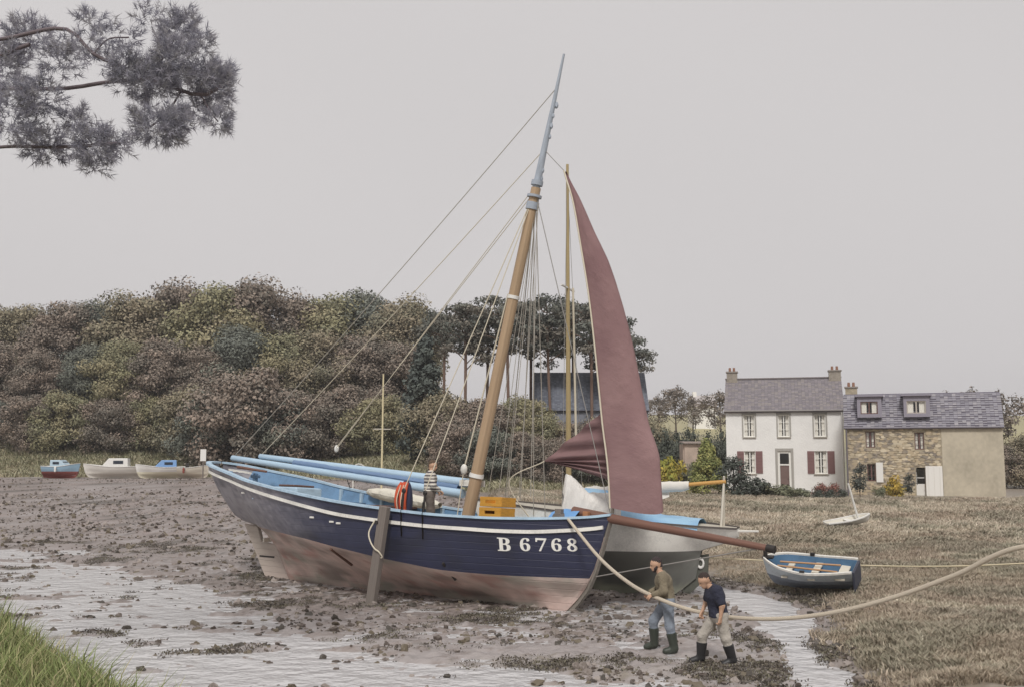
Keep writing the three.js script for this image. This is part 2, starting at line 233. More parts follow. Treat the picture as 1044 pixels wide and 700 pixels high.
  const pr = mesh('propeller', merge([new THREE.SphereGeometry(.07, 10, 8).translate(.02, 1.15, 0), box(.05, .34, .13, .02, 1.3, .0).rotateX(0), box(.05, .12, .3, .02, 1.12, .12)]), std('#d8d2c4', .4), boat);
  pr.userData.label = 'white painted screw in the gap above the rudder';
  // beaching leg and lashing
  const leg = mesh('beaching_leg', merge([box(.27, 2.5, .16, 0, 0, 0, .02), box(.36, .07, .3, 0, -1.2, 0)]).rotateZ(-.11).translate(7.02, 1.02, 2.33), M.timber, boat);
  leg.rotation.z = 0; leg.userData.label = 'grey timber leg that props the hull upright';
  mesh('leg_bolt', new THREE.CylinderGeometry(.05, .05, .28, 10).rotateX(Math.PI / 2).translate(6.98, 1.86, 2.3), M.iron, leg);
  mesh('lashing', tube([V(6.75, 1.92, 2.24), V(6.72, 1.6, 2.4), V(6.86, 1.38, 2.46), V(7.02, 1.22, 2.46), V(7.15, 1.15, 2.44), V(7.2, 1.02, 2.36), V(7.12, 1.0, 2.36)], .02), M.rope, leg);
  // chainplates, scuppers, streak pipes
  for (const s of [7.5, 8.12]) { mesh('chainplate', merge([bar((a) => { const u = mix(hull.sheer(s) + .25, hull.sheer(s) - .55, a); return [s, u, hull.v(s, Math.min(u, hull.sheer(s))) + .05]; }, 8, .05, .1)]), M.iron, boat); mesh('chainplate', box(.08, .7, .04, s, hull.sheer(s) - .1, -hull.hb(s) - .03), M.iron, boat); }
  for (const [px, py] of [[248, 502], [318, 527], [338, 531.5], [345, 533]]) { const p = onHull(px, py); const u = p.y, s = p.x; mesh('scupper', box(.16, .05, .03, s, u, hull.v(s, u) + .01, .01), M.whiteWorn, boat); }
  { const p = onHull(348, 567); mesh('drain_pipe', rod(V(p.x, p.y + .2, hull.v(p.x, p.y + .2) + .03), V(p.x + .03, p.y - .22, hull.v(p.x, p.y - .22) + .05), .04), M.hatch, boat); }
  { const p = onHull(453, 578); mesh('drain_pipe', rod(V(p.x, p.y + .1, hull.v(p.x, p.y + .1) + .03), V(p.x + .03, p.y - .3, hull.v(p.x, p.y - .3) + .05), .035), M.iron, boat); }
}
{ // registration: B 6768
  const font = await new FontLoader().loadAsync('fonts/droid/droid_serif_bold.typeface.json');
  const chars = [['B', 508, 521], ['6', 531, 541], ['7', 547, 558], ['6', 563, 573], ['8', 579, 589]];
  for (const [ch, x0, x1] of chars) {
    const g = new TextGeometry(ch, { font, size: 1, depth: .1, curveSegments: 8, bevelEnabled: false }); g.computeBoundingBox(); const b = g.boundingBox;
    const yT = mix(547.5, 548.5, (x0 - 508) / 80), yB = mix(561, 561.5, (x0 - 508) / 80);
    const pa = onHull(x0, yB), pb = onHull(x1, yB), pt = onHull(x0, yT); const p = g.attributes.position;
    for (let i = 0; i < p.count; i++) { const fx = (p.getX(i) - b.min.x) / (b.max.x - b.min.x), fy = (p.getY(i) - b.min.y) / (b.max.y - b.min.y), out = p.getZ(i) > .05; const s = mix(pa.x, pb.x, fx), u = mix(pa.y, pt.y, fy); p.setXYZ(i, s, u, hull.v(s, u) + (out ? .014 : -.004)); }
    g.computeVertexNormals(); const m = mesh('registration_character', g, std('#efede6', .55), boat); m.userData.label = 'painted white character ' + ch;
  }
}
// deck gear
const CRS = bp(507, 515, .1).x;
{
  const dk = (s) => hull.sheer(s) - .47;
  const hatch = mesh('cargo_hatch', merge([box(2.3, .34, .08, 4.5, dk(4.5) + .18, .62), box(2.3, .34, .08, 4.5, dk(4.5) + .18, -.62), box(.08, .34, 1.3, 3.36, dk(3.4) + .15, 0), box(.08, .34, 1.3, 5.64, dk(5.6) + .2, 0)]), M.blue, boat);
  const cover = mesh('hatch_cover', box(2.1, .07, 1.16, 4.5, dk(4.5) + .35, 0, .02), M.hatch, hatch); cover.rotation.z = 0;
  const comp = mesh('companionway', box(1.1, .42, 1.0, 1.2, dk(1.2) + .2, .1, .05), M.paleBlue, boat); mesh('sliding_lid', box(.7, .06, .8, 1.15, dk(1.2) + .45, .1, .02), M.hatch, comp);
  mesh('tiller', rod(V(-1.9, dk(-1.9) + .5, 0), V(-.2, dk(-.2) + .62, .2), .05, .035), M.spar, boat);
  for (const v of [.5, -.5]) mesh('mooring_bitt', merge([box(.13, .42, .13, -1.6, dk(-1.6) + .18, v, .02), box(.4, .1, .1, -1.6, dk(-1.6) + .28, v, .02)]), M.blue, boat);
  mesh('fore_hatch', box(.95, .5, 1.0, CRS, dk(CRS) + .24, .1, .04), M.blue, boat);
  const w = mesh('windlass', merge([new THREE.CylinderGeometry(.14, .14, 1.0, 16).rotateX(Math.PI / 2).translate(11.1, dk(11.1) + .5, 0), box(.18, .75, .12, 11.1, dk(11.1) + .35, .4), box(.18, .75, .12, 11.1, dk(11.1) + .35, -.4)]), M.timber, boat);
  const tp = mesh('windlass_cloth', grid(14, 14, (a, b) => { const s = 10.75 + .75 * a, q = b * 2 - 1; return [s, dk(11.1) + .74 - .32 * q * q + .05 * fbm(a * 5, b * 5, 2) - .1 * Math.abs(a - .5), q * .52, s, q]; }), std('#6f9fd2', .7), boat); tp.userData.label = 'blue cloth over the windlass';
  mesh('knighthead', merge([box(.14, .55, .14, 11.75, 2.08, .2, .02), box(.14, .55, .14, 11.75, 2.08, -.2, .02)]), std('#a5714c', .7), boat);
}
// spars
const MS = (t) => { const a = V(7.78, 1.5, 0), b = bp(575, 55); return a.lerp(b, t); };
{
  const foot = MS(0), tip = MS(1), split = MS(.72);
  const mast = mesh('mast', rod(foot, split, .175, .13, 16), M.pine, boat);
  mesh('topmast', rod(MS(.685), tip, .115, .03, 12), M.mastGrey, boat);
  for (const [a, b, r] of [[.675, .69, .17], [.725, .735, .16], [.7, .705, .2]]) mesh('mast_cap', rod(MS(a), MS(b), r, r, 12), M.mastGrey, mast);
  mesh('mast_band', rod(MS(.49), MS(.497), .165, .165, 14), M.white, mast);
  mesh('mast_boot', rod(MS(.126), MS(.134), .2, .19, 14), M.white, mast);
  const sr = rng(8); for (let i = 0; i < 6; i++) { const t = .73 + .17 * sr(), p = MS(t); mesh('topmast_chock', new THREE.DodecahedronGeometry(.035 + .03 * sr()).scale(1, 1.8, 1).translate(p.x + .07, p.y, p.z + (sr() - .5) * .12), M.mastGrey, mast); }
  const boomA = bp(237, 466.5), boomB = bp(472, 503), gafA = bp(262, 464.5), gafB = bp(476, 492);
  const boom = mesh('boom', rod(boomA, boomB, .09, .12, 12), M.paleBlue, boat); boom.userData.label = 'long pale blue boom reaching over the stern';
  const gaff = mesh('gaff', rod(gafA.setZ(-.12), gafB.setZ(-.12), .08, .12, 12), M.paleBlue, boat); gaff.userData.label = 'pale blue gaff lowered above the boom';
  mesh('gaff_jaw', merge([box(.5, .16, .06, gafB.x + .1, gafB.y, .1), box(.5, .16, .06, gafB.x + .1, gafB.y, -.3)]), M.whiteWorn, gaff);
  mesh('furled_mainsail', grid(40, 12, (a, b) => { const p = boomA.clone().lerp(boomB, .3 + .68 * a), th = b * Math.PI * 2, r = .09 + .03 * fbm(a * 18, b * 4, 3); return [p.x + .0, p.y + .14 + r * Math.sin(th), p.z - .06 + r * 1.1 * Math.cos(th), a * 6, b]; }), std('#6f86a6', .9), boat);
  const sp0 = bp(585, 521), sp1 = bp(789, 559.5);
  const sprit = mesh('bowsprit', rod(sp0, sp1, .125, .07, 14), M.spar, boat); sprit.userData.label = 'long brown bowsprit pointing down to the rowing boat';
  mesh('bowsprit_iron', rod(sp0.clone().lerp(sp1, .97), sp1.clone().add(V(.03, -.01, 0)), .085, .085, 12), M.iron, sprit);
  // rigging
  const ln = (name, a, b, r, m, sag = 0) => { const pts = []; for (let i = 0; i <= 8; i++) { const p = a.clone().lerp(b, i / 8); p.y -= sag * 4 * (i / 8) * (1 - i / 8); pts.push(p); } return mesh(name, tube(pts, r, 5, 12), m, boat); };
  const hound = MS(.715), head = MS(.93);
  for (const s of [7.5, 8.12]) { const z = hull.hb(s); ln('shroud', V(s, hull.sheer(s) + .55, z), hound, .014, M.rope); ln('shroud', V(s, hull.sheer(s) + .5, -z), hound, .014, M.ropeGrey); mesh('deadeye', new THREE.SphereGeometry(.07, 8, 6).scale(1, 1, .6).translate(s, hull.sheer(s) + .52, z), M.iron, boat); ln('lanyard', V(s, hull.sheer(s) + .5, z), V(s, hull.sheer(s), z + .02), .03, M.iron); }
  for (const [s, t] of [[8.7, .7], [9.2, .715]]) ln('shroud', V(s, hull.sheer(s) + .1, -hull.hb(s)), MS(t), .012, M.ropeGrey);
  ln('topping_lift', boomA, head, .012, M.ropeGrey, .12);
  ln('peak_halyard', gafA.clone(), MS(.80), .012, M.rope, .08);
  const blk = bp(343, 457, -.4), hb2 = bp(444, 320, -.3);
  ln('runner_fall', blk.clone(), MS(.73).add(V(-.1, 0, -.1)), .011, M.rope); ln('runner_fall', blk.clone().add(V(.06, .02, .08)), MS(.73).add(V(-.1, -.25, 0)), .011, M.rope);
  mesh('runner_block', new THREE.SphereGeometry(.085, 10, 8).scale(1, 1.3, .7).translate(blk.x, blk.y, blk.z), M.white, boat); ln('runner_pendant', blk, V(blk.x - .9, hull.sheer(blk.x - .9), -hull.hb(blk.x - .9)), .013, M.iron);
  const hbk = bp(473, 478, .25); ln('throat_halyard', hbk, MS(.5).add(V(-.12, 0, .1)), .022, M.rope); mesh('halyard_block', new THREE.SphereGeometry(.1, 10, 8).scale(1, 1.4, .8).translate(hbk.x, hbk.y, hbk.z), M.whiteWorn, boat); ln('throat_halyard', hbk, V(hbk.x - .1, 1.8, .35), .014, M.rope);
  for (const [px, t, z] of [[497, .7, -.5], [517, .69, -.3], [529, .715, -1.0], [541, .7, .1], [508, .66, -.2]]) { const p = bp(px, 506, z); ln('halyard', p, MS(t).add(V(.12, 0, 0)), .009, M.ropeGrey); }
  ln('forestay', V(12.3, 2.3, 0), MS(.712), .012, M.wire);
  ln('bobstay', V(11.98, .85, .05), sp1.clone().lerp(sp0, .04), .014, M.wire, 0);
}
{ // tan staysail drying, bellied out ahead of the stay
  const Lx = [[175, 575], [205, 584], [250, 592], [300, 600], [350, 606], [400, 611], [430, 614], [480, 620], [517, 622]], Rx = [[175, 576], [200, 590], [240, 608], [270, 622], [310, 635], [350, 645], [400, 655], [440, 662], [490, 666], [512, 668]];
  const cl = curve(Lx.map((p) => p[0]), Lx.map((p) => p[1])), cr = curve(Rx.map((p) => p[0]), Rx.map((p) => p[1]));
  const clew = bp(555, 470, -1.0), sr = (a, b) => a;
  const sail = grid(120, 60, (a, b) => {
    const y = mix(175, 517, a), k = Math.sin(Math.PI * Math.min(1, a * .9 + .05));
    const A = bp(cl(y), y, 0), yb = mix(y, y - 6, a), B = bp(cr(yb), yb, -.55 * Math.sqrt(a));
    const t = ss(.66, .8, a); // leech: behind the luff down to shoulder height, then out to the clew
    const yl = Math.min(y, 420); let C = bp(cl(yl) + 3 * (1 - a), yl, -1.0 * Math.sqrt(a));
    if (a > .716) { const q = clamp((a - .716) / .284), f = Math.pow(q, .42); C = C.clone().lerp(clew, ss(0, .55, q)); C.y -= .0 * f; }
    const ph = b * Math.PI, Mx = A.clone().add(C).multiplyScalar(.5), R = Mx.clone().addScaledVector(A.clone().sub(C).multiplyScalar(.5), Math.cos(ph)).addScaledVector(B.clone().sub(Mx), Math.sin(ph));
    const fan = ss(.5, .75, b) * ss(.7, .8, a), near = clamp(R.distanceTo(clew) / .8);
    R.z += fan * near * .07 * Math.sin(a * 150) + .03 * fbm(a * 6, b * 5, 3); R.x += .012 * fbm(a * 14 + 4, b * 6, 3);
    return [R.x, R.y, R.z, b * 3, a * 9];
  });
  const c1 = H('#907372'), c2 = H('#7f6263');
  tint(sail, (x, y, z) => mix3(c1, c2, clamp(.5 + .9 * fbm(x * 1.6 + z, y * 1.2, 4))));
  const js = mesh('staysail', sail, vcm(.95, { bumpMap: rep(TX.lump, .5, .5), bumpScale: .02 }), boat); js.userData.label = 'tall tan red staysail bellied out ahead of the mast';
  const pts = []; for (let y = 174; y <= 518; y += 8) { const p = bp(cl(y), y, .02); pts.push(p); } mesh('bolt_rope', tube(pts, .022, 6, 80), M.rope, js);
  const hd = bp(575, 174); mesh('halyard', rod(hd, MS(.8), .01), M.wire, js); mesh('sheet', tube([clew, clew.clone().add(V(-.9, -.55, .3)), V(9.2, 1.95, -1.2)], .016), M.rope, js);
}
console.log('boat');
// ---------------------------------------------------------------- other boats
function hullThing(t, h, L, { top, under, rail, inside, floorY, n = 46, wlSplit = true, skipIn }) {
  const e = (a) => a;
  if (wlSplit) mesh('underbody', skin(h, .0, L, h.keel, (s) => Math.max(h.wl(s), h.keel(s) + .004), { n, m: 10 }), under, t);
  mesh('topside', merge([skin(h, 0, L, (s) => wlSplit ? Math.max(h.wl(s), h.keel(s)) : h.keel(s), h.sheer, { n, m: 8 })]), top, t);
  mesh('transom', grid(6, 8, (a, b) => { const u = mix(h.keel(0), h.sheer(0), b), w = h.v(0, u); return [0, u, (a * 2 - 1) * w, a, b]; }), top, t);
  if (rail) for (const sd of [1, -1]) mesh('gunwale', bar((a) => { const s = L * a; return [s, h.sheer(s) + .01, sd * h.hb(s)]; }, n, rail.w || .06, rail.t || .05), rail.m, t);
  if (inside) { mesh('lining', skin(h, .02, L - .03, (s) => Math.max(floorY, h.keel(s) + .05), (s) => h.sheer(s) - .003, { n, m: 6, off: -.03 }), inside, t);
    mesh('floor', grid(n, 4, (a, b) => { const s = mix(.02, L - .08, a), u = Math.max(floorY, h.keel(s) + .05); return [s, u, (b * 2 - 1) * Math.max(.01, h.v(s, u) - .03), s, b]; }), inside, t); }
}
{ // yacht alongside, stern towards us on the right
  const a0 = at(753, 540, 27.4), yaw = Math.PI - .33, pos = V(a0.x, 0, a0.z);
  const y = thing('keel_yacht', 'white and grey keel yacht with pale blue deck cover, aground beyond the navy bow', 'yacht', pos, yaw);
  const h = makeHull({ kt: .09, full: .5, hb: curve([0, .5, 1.2, 2.5, 4, 5.5, 6.6, 7.4], [.3, .62, .9, 1.15, 1.2, .92, .42, .03]), wb: curve([.9, 1.6, 2.6, 4, 5.4, 6.4, 7], [.1, .72, 1.05, 1.14, .86, .34, .04]), sheer: curve([0, 2.5, 5, 7.4], [1.78, 1.98, 2.24, 2.45]), wl: () => 1.2,
    keel: (s) => { const xs = [0, .25, .9, 1.02, 1.08, 1.5, 1.9, 5.2, 6.0, 6.7, 7.1, 7.4], ys = [1.56, 1.42, 1.22, 1.14, .5, .16, -.1, -.1, .25, .85, 1.5, 2.24]; let i = 0; if (s >= 7.4) return 2.24; while (s > xs[i + 1]) i++; return mix(ys[i], ys[i + 1], (s - xs[i]) / (xs[i + 1] - xs[i])); } });
  const topM = std('#efece4', .45, { map: rep(TX.wear, .5) }), undM = vcm(.85);
  hullThing(y, h, 7.4, { top: topM, under: undM, rail: { m: std('#5a5450', .7), w: .05, t: .05 } });
  const und = y.children.find((c) => c.name === 'underbody'); const u1 = H('#7d7d77'), u2 = H('#929382'), u3 = H('#63635f'); tint(und.geometry, (x, yy, z) => { const n = fbm(x * 1.2, yy * 3, 4); return mix3(mix3(u1, u2, ss(.6, .1, yy + n * .25)), u3, clamp(n * 1.3 + .1)); });
  mesh('deck', grid(40, 6, (a, b) => { const s = .03 + 7.3 * a, q = b * 2 - 1; return [s, h.sheer(s) - .03 + .06 * (1 - q * q), q * Math.max(.01, h.hb(s) - .02), s, q]; }), std('#b9b2a4', .7), y);
  // rudder plate with its pale mark
  const rs = new THREE.Shape([[.78, 1.1], [1.1, 1.05], [1.5, .1], [1.3, .05], [.82, .5]].map((p) => new THREE.Vector2(...p)));
  const rud = mesh('rudder', new THREE.ExtrudeGeometry(rs, { depth: .07, bevelEnabled: false }).translate(0, 0, -.035), std('#595a52', .8), y);
  const ring = mesh('anode_ring', new THREE.TorusGeometry(.1, .035, 8, 16).scale(.8, 1.15, 1).translate(1.0, .86, .06), M.white, rud); const r2 = ring;
  ring.position.set(0, 0, 0); mesh('anode_ring', ring.geometry.clone().translate(0, 0, -.12), M.white, rud);
  mesh('prop_block', box(.2, .34, .3, 4.35, .2, 0, .02), M.iron, y);
  // blue deck cover humped over the cabin
  const cov = H('#9cc2dc'), cov2 = H('#86aed0');
  const cg = grid(40, 22, (a, b) => { const s = mix(.95, 4.1, a), q = b * 2 - 1, w = h.hb(s) + .04, hump = .16 + .5 * ss(.3, .8, a); return [s, h.sheer(s) + .0 + hump * (1 - Math.pow(Math.abs(q), 2.4)) + .03 * fbm(a * 9, b * 5, 3) - .1 * ss(.85, 1, Math.abs(q)), q * w, a * 3, b * 2]; });
  const cv = mesh('deck_cover', tint(cg, (x, yy, z) => mix3(cov, cov2, clamp(.5 + fbm(x * 3, z * 3, 3)))), vcm(.6, { bumpMap: bump1, bumpScale: .02 }), y); cv.userData.label = 'pale blue tarpaulin over the cockpit';
  mesh('cabin', box(2.0, .34, 1.3, 3.2, 2.08, 0, .08), M.white, y);
  const mf = V(4.62, 1.95, 0), mt = V(4.6, 12.0, 0);
  const mast = mesh('mast', rod(mf, mt, .085, .04, 12), std('#a8956c', .5), y); mesh('mast_sleeve', rod(V(4.4, 3.3, .05), V(4.47, 8.4, .05), .035, .03, 8), M.rope, mast);
  mesh('spreader', box(.06, .04, 1.3, 4.61, 8.4, 0), M.white, mast);
  for (const z of [1.1, -1.1]) mesh('shroud', rod(V(4.5, 1.95, z), V(4.61, 11.8, 0), .007), M.wire, y);
  const b0 = V(.3, 3.0, 0), b1 = V(4.5, 2.62, 0); const boom = mesh('boom', rod(b0, b1, .055, .06, 10), std('#c99a55', .5), y);
  const fs = grid(36, 12, (a, b) => { const p = b0.clone().lerp(b1, .23 + .75 * a), th = b * Math.PI * 2, r = (.13 + .06 * fbm(a * 12, b * 3, 3)) * (.75 + .6 * a); return [p.x, p.y - .02 + r * Math.sin(th) * 1.15, p.z + r * Math.cos(th), a * 3, b]; });
  mesh('furled_sail', fs, std('#dedad2', .9), boom);
  const dr = grid(14, 4, (a, b) => { const p = b0.clone().lerp(b1, .36 + .3 * a); return [p.x, p.y - .1 - b * (.18 + .16 * Math.sin(a * 2.2)), .04 * Math.sin(a * 9 + b * 3), a, b]; }); mesh('hanging_fold', dr, std('#dedad2', .9), boom);
  for (const z of [.3, -.3]) mesh('boom_crutch', rod(V(.42, 1.72, z), V(.34, 3.14, -z * .12), .035, .03, 8), std('#cfc8ba', .7), y);
  mesh('toe_fitting', box(.6, .05, .06, -.22, 1.72, 0, .01), M.whiteWorn, y);
}
{ // white sail heap between the two bows
  const p = bp(598, 520, -1.4); const c = fromBoat(p.x, p.y, p.z); const z0 = at(600, 520, -c.z).z;
  const prof = [[574, 520], [577, 482], [583, 484], [590, 491], [597, 499], [606, 503], [625, 503], [627, 521]];
  const g = grid(34, 20, (a, b) => { const px = mix(574, 632, a), up = px < 577 ? mix(500, 482, (px - 574) / 3) : px < 583 ? mix(482, 484, (px - 577) / 6) : px < 600 ? mix(484, 501, (px - 583) / 17) : 502; const th = b * Math.PI, base = at(px, 528, -z0), t = at(px, up, -z0); const hh = t.y - base.y; return [base.x - c.x + .04 * fbm(a * 7, b * 6, 3), base.y - c.y + hh * Math.pow(Math.sin(th), .6) + .03 * fbm(a * 9, b * 9, 2), .28 * Math.cos(th) * (1 + .2 * fbm(a * 5, 3, 2)), a * 2, b]; });
  const t = tag(mesh('sail_heap', g, std('#e6e2dc', .9, { bumpMap: bump1, bumpScale: .03 })), 'white sailcloth heaped up at the navy bow, left of the tan sail foot', 'sail'); t.position.copy(c);
}
function dinghy(name, label, cat, pos, yaw, cfg) {
  const { L, B, D, top, low, inside, rail, group } = cfg; const t = thing(name, label, cat, pos, yaw, group);
  const h = makeHull({ kt: .04, full: .78, hb: curve([0, .2 * L, .5 * L, .75 * L, .92 * L, L], [.36 * B, .44 * B, .5 * B, .42 * B, .2 * B, .03]), wb: curve([0, .3 * L, .5 * L, .75 * L, .95 * L], [.24 * B, .36 * B, .4 * B, .27 * B, .04 * B]), sheer: curve([0, .4 * L, L], [D, .95 * D, 1.2 * D]), wl: () => .58 * D, keel: curve([0, .6 * L, .88 * L, .97 * L, L], [.1 * D, 0, .12 * D, .55 * D, 1.1 * D]) });
  hullThing(t, h, L, { top, under: low, rail: { m: rail, w: .07, t: .05 }, inside, floorY: .2 * D, n: 30 });
  return { t, h };
}
{ // rowing boat on the marsh
  const p = onY(874, 601, .25); p.y = G(p.x, p.z) - .1;
  const { t, h } = dinghy('rowing_boat', 'small pale blue and white rowing boat resting on the marsh grass', 'rowing boat', p, Math.PI - .5, { L: 2.35, B: 1.35, D: .66, top: std('#ccd6dd', .5, { map: rep(TX.wear, .8) }), low: std('#8c95a2', .7, { map: rep(TX.wear, .6) }), inside: std('#4d708e', .7, { map: rep(TX.wear, 1) }), rail: M.whiteWorn });
  t.rotation.order = 'YXZ'; t.rotation.x = -.27; t.position.y += .12;
  for (const [s, w] of [[.3, .24], [1.0, .18], [1.7, .16]]) mesh('thwart', box(w, .04, 2 * h.hb(s) - .1, s, .47, 0), std('#d4cdbd', .7), t);
  mesh('transom_board', box(.06, .52, .9, -.03, .4, 0, .02), std('#3d3f4c', .7), t);  // dark colour stands in for shade on the stern face
  mesh('bow_post', merge([box(.1, .34, .08, 2.28, .86, 0, .02), box(.3, .06, .16, 2.22, .8, 0, .02)]), M.iron, t);
  for (const z of [.3, -.3]) mesh('oar', rod(V(.4, .57, z * .8), V(1.95, .63, z * .5), .025), std('#b98f68', .6), t);
  for (const z of [1, -1]) mesh('rowlock', box(.12, .08, .06, 1.2, .68, z * .66), M.iron, t);
}
{ // little white dinghy with a stump mast in the grass below the stone house
  const p = at(843, 531, 46); p.y = G(p.x, p.z) - .04; const L = 2.05;
  const { t } = dinghy('white_dinghy', 'small plain white dinghy with a leaning stump mast, half sunk in grass', 'dinghy', p, .12, { L, B: .8, D: .3, top: M.whiteWorn, low: M.whiteWorn, inside: std('#cfcabd', .7), rail: M.white });
  t.rotation.z = .15; t.rotation.x = .12; mesh('mast', rod(V(L * .74, .1, 0), V(L * .62, 1.85, 0), .05, .04, 10), M.white, t); mesh('thwart', box(.2, .04, .6, L * .5, .24, 0), M.whiteWorn, t);
}
function cruiser(name, label, px0, px1, py, Y, cfg) { // small motor cruiser, stern at px0 side
  const a = at(px0, py, 105), b = at(px1, py, 105 + (cfg.dy || 0)); const L = a.distanceTo(b), pos = V(a.x, G(a.x, a.z) - .05, a.z), yaw = Math.atan2(-(b.z - a.z), b.x - a.x);
  const { t, h } = dinghy(name, label, 'motor boat', pos, yaw, { L, B: 2.2, D: cfg.D || 1.25, top: cfg.top, low: cfg.low, inside: cfg.inside || M.white, rail: cfg.rail || M.white, group: 'small boats along the far bank' });
  const D = cfg.D || 1.25;
  if (cfg.cabin) { const [c0, c1, ch] = cfg.cabin; const sh = new THREE.Shape([[c0 * L, D * .8], [c0 * L + .05, D + ch], [c1 * L - .7, D + ch], [c1 * L, D * .95]].map((p) => new THREE.Vector2(...p)));
    const cab = mesh('cabin', new THREE.ExtrudeGeometry(sh, { depth: 1.4, bevelEnabled: true, bevelSize: .05, bevelThickness: .05, bevelSegments: 2 }).translate(0, 0, -.7), cfg.cab, t);
    for (const z of [.77, -.77]) mesh('window', box((c1 - c0) * L * .38, ch * .42, .03, (c0 + (c1 - c0) * .36) * L, D + ch * .55, z), std('#2d3440', .15), cab); mesh('windscreen', box(.03, ch * .6, 1.1, c1 * L - .42, D + ch * .5, 0), std('#2d3440', .15), cab); }
  if (cfg.motor) mesh('outboard', merge([box(.35, .45, .3, -.2, D + .1, 0, .06), box(.14, .8, .14, -.18, D - .4, 0)]), M.iron, t);
  mesh('fender', new THREE.CapsuleGeometry(.11, .35, 4, 8).translate(L * .45, D * .75, 1.16), cfg.fender || M.white, t);
  return t;
}
cruiser('motor_boat', 'white cabin cruiser on the far bank, longest of the row', 142, 84, 487, 1.4, { top: std('#e2ded6', .5), low: std('#dcd7cd', .6), cab: M.white, cabin: [.2, .66, .75], dy: -1 });
cruiser('motor_boat', 'white boat with a blue cabin, beside the long white cruiser', 188, 137, 490.5, 1.35, { top: M.white, low: std('#d8d2bb', .6), cab: std('#7fa6d6', .5), cabin: [.18, .62, .6], motor: 1, dy: -1.5 });
cruiser('motor_boat', 'cream open boat nearest the navy stern', 173, 214, 494, 1.3, { top: std('#dcd4c4', .6), low: std('#cfc6b4', .6), D: 1.15, fender: std('#8a4438', .7), motor: 1, dy: -.5 });
cruiser('motor_boat', 'light blue boat with a rusty red bow, leftmost on the far bank', 44, 81, 484, 1.45, { top: std('#9dbdd2', .5), low: std('#8a4c46', .7), D: 1.3, cab: std('#b4c9d6', .5), cabin: [.25, .7, .55] });
{ // slim mast of a boat lying behind the workboat
  const p = at(389, 473, 52); const t = thing('sailing_dinghy', 'slim pole mast with one crosstree, rising behind the pale blue boom', 'sailing dinghy', V(p.x, G(p.x, p.z) - .05, p.z), .5);
  const h = makeHull({ kt: .04, full: .75, hb: curve([-2, -1, .5, 2, 2.6], [.6, .85, .9, .45, .03]), wb: curve([-2, 0, 1.6, 2.4], [.4, .7, .4, .03]), sheer: curve([-2, 0, 2.6], [.9, .85, 1.1]), wl: () => .5, keel: curve([-2, 0, 2, 2.6], [.12, 0, .1, 1]) });
  mesh('hull', merge([skin(h, -2, 2.6, h.keel, h.sheer, { n: 30 }), grid(20, 2, (a, b) => { const s = -2 + 4.55 * a; return [s, h.sheer(s), (b * 2 - 1) * h.hb(s)]; }), grid(2, 4, (a, b) => { const u = mix(.12, .9, b); return [-2, u, (a * 2 - 1) * h.v(-2, u)]; })]), M.whiteWorn, t);
  const top = at(389, 381, 52).y - t.position.y, cr = at(389, 437, 52).y - t.position.y;
  const m = mesh('mast', rod(V(0, .8, 0), V(.03, top, 0), .055, .04, 8), std('#d6c9a4', .6), t); mesh('crosstree', box(.9, .05, .06, 0, cr, 0), std('#c9c2b4', .6), m);
  mesh('pulpit', tube([V(-1.5, .9, 0), V(-1.35, 3.1, 0), V(-.95, 3.0, .1), V(-.75, 2.4, .2)], .03), M.whiteWorn, t);
}
{ // white notice board by the far boats
  const a = at(207, 469, 100), p = V(a.x, G(a.x, a.z), a.z); const t = thing('notice_board', 'small blank white notice board on a post on the far bank', 'sign', p); const y1 = at(207, 457.5, 100).y - p.y, y0 = at(207, 469.5, 100).y - p.y;
  mesh('board', box(.55, y1 - y0, .06, 0, (y0 + y1) / 2, .06), M.white, t); mesh('post', box(.1, y1 + .4, .1, 0, (y1 - .4) / 2, 0), M.timber, t);
}
// ropes
{
  const s = fromBoat(...onHull(580, 531).add(V(0, .05, .03)).toArray());
  const post = V(8.1, 0, -13.9); post.y = G(post.x, post.z);
  const pts = [s, at(592, 545, 24), at(612, 569, 22.6), at(636, 590, 21.1), at(661, 605, 19.78), at(696, 619, 19.2), at(735, 627.5, 18.72), at(790, 630.5, 18), at(850, 624, 17.2), at(910, 609, 16.4), at(974, 586, 15.6), at(1044, 557, 14.7), V(post.x, 2.35, post.z)];
  tag(mesh('mooring_rope', tube(pts, .037, 8, 160), std('#d9ccb8', .9, { bumpMap: rep(TX.weave, 40, 1), bumpScale: .01 })), 'thick pale rope looping from the navy bow past both men to the right', 'rope');
  const mp = thing('mooring_post', 'weathered wooden mooring post at the right end of the thick rope', 'post', post); mesh('shaft', new THREE.CylinderGeometry(.12, .14, 2.9, 12).translate(0, 1.15, 0), M.timber, mp); mesh('cap', new THREE.CylinderGeometry(.1, .125, .08, 12).translate(0, 2.64, 0), M.iron, mp);
  const p2 = [at(716, 568, 28), at(760, 570, 28.6), at(820, 573.5, 29), at(880, 576, 29.2), at(930, 577, 29.2), at(985, 576.5, 29), at(1060, 573, 29), at(1110, 570, 29)];
  tag(mesh('stern_line', tube(p2, .02, 6, 60), std('#c9bd9f', .9)), 'thin straight rope running from the white yacht across the marsh', 'rope');
  const e = p2[7], q = V(e.x, G(e.x, e.z), e.z), st = thing('mooring_stake', 'short wooden stake holding the thin straight rope', 'post', q); mesh('shaft', new THREE.CylinderGeometry(.06, .08, e.y - q.y + .7, 10).translate(0, (e.y - q.y + .1) / 2, 0), M.timber, st);
  mesh('binding', new THREE.TorusGeometry(.075, .02, 6, 14).rotateX(Math.PI / 2).translate(0, e.y - q.y, 0), M.rope, st);
}
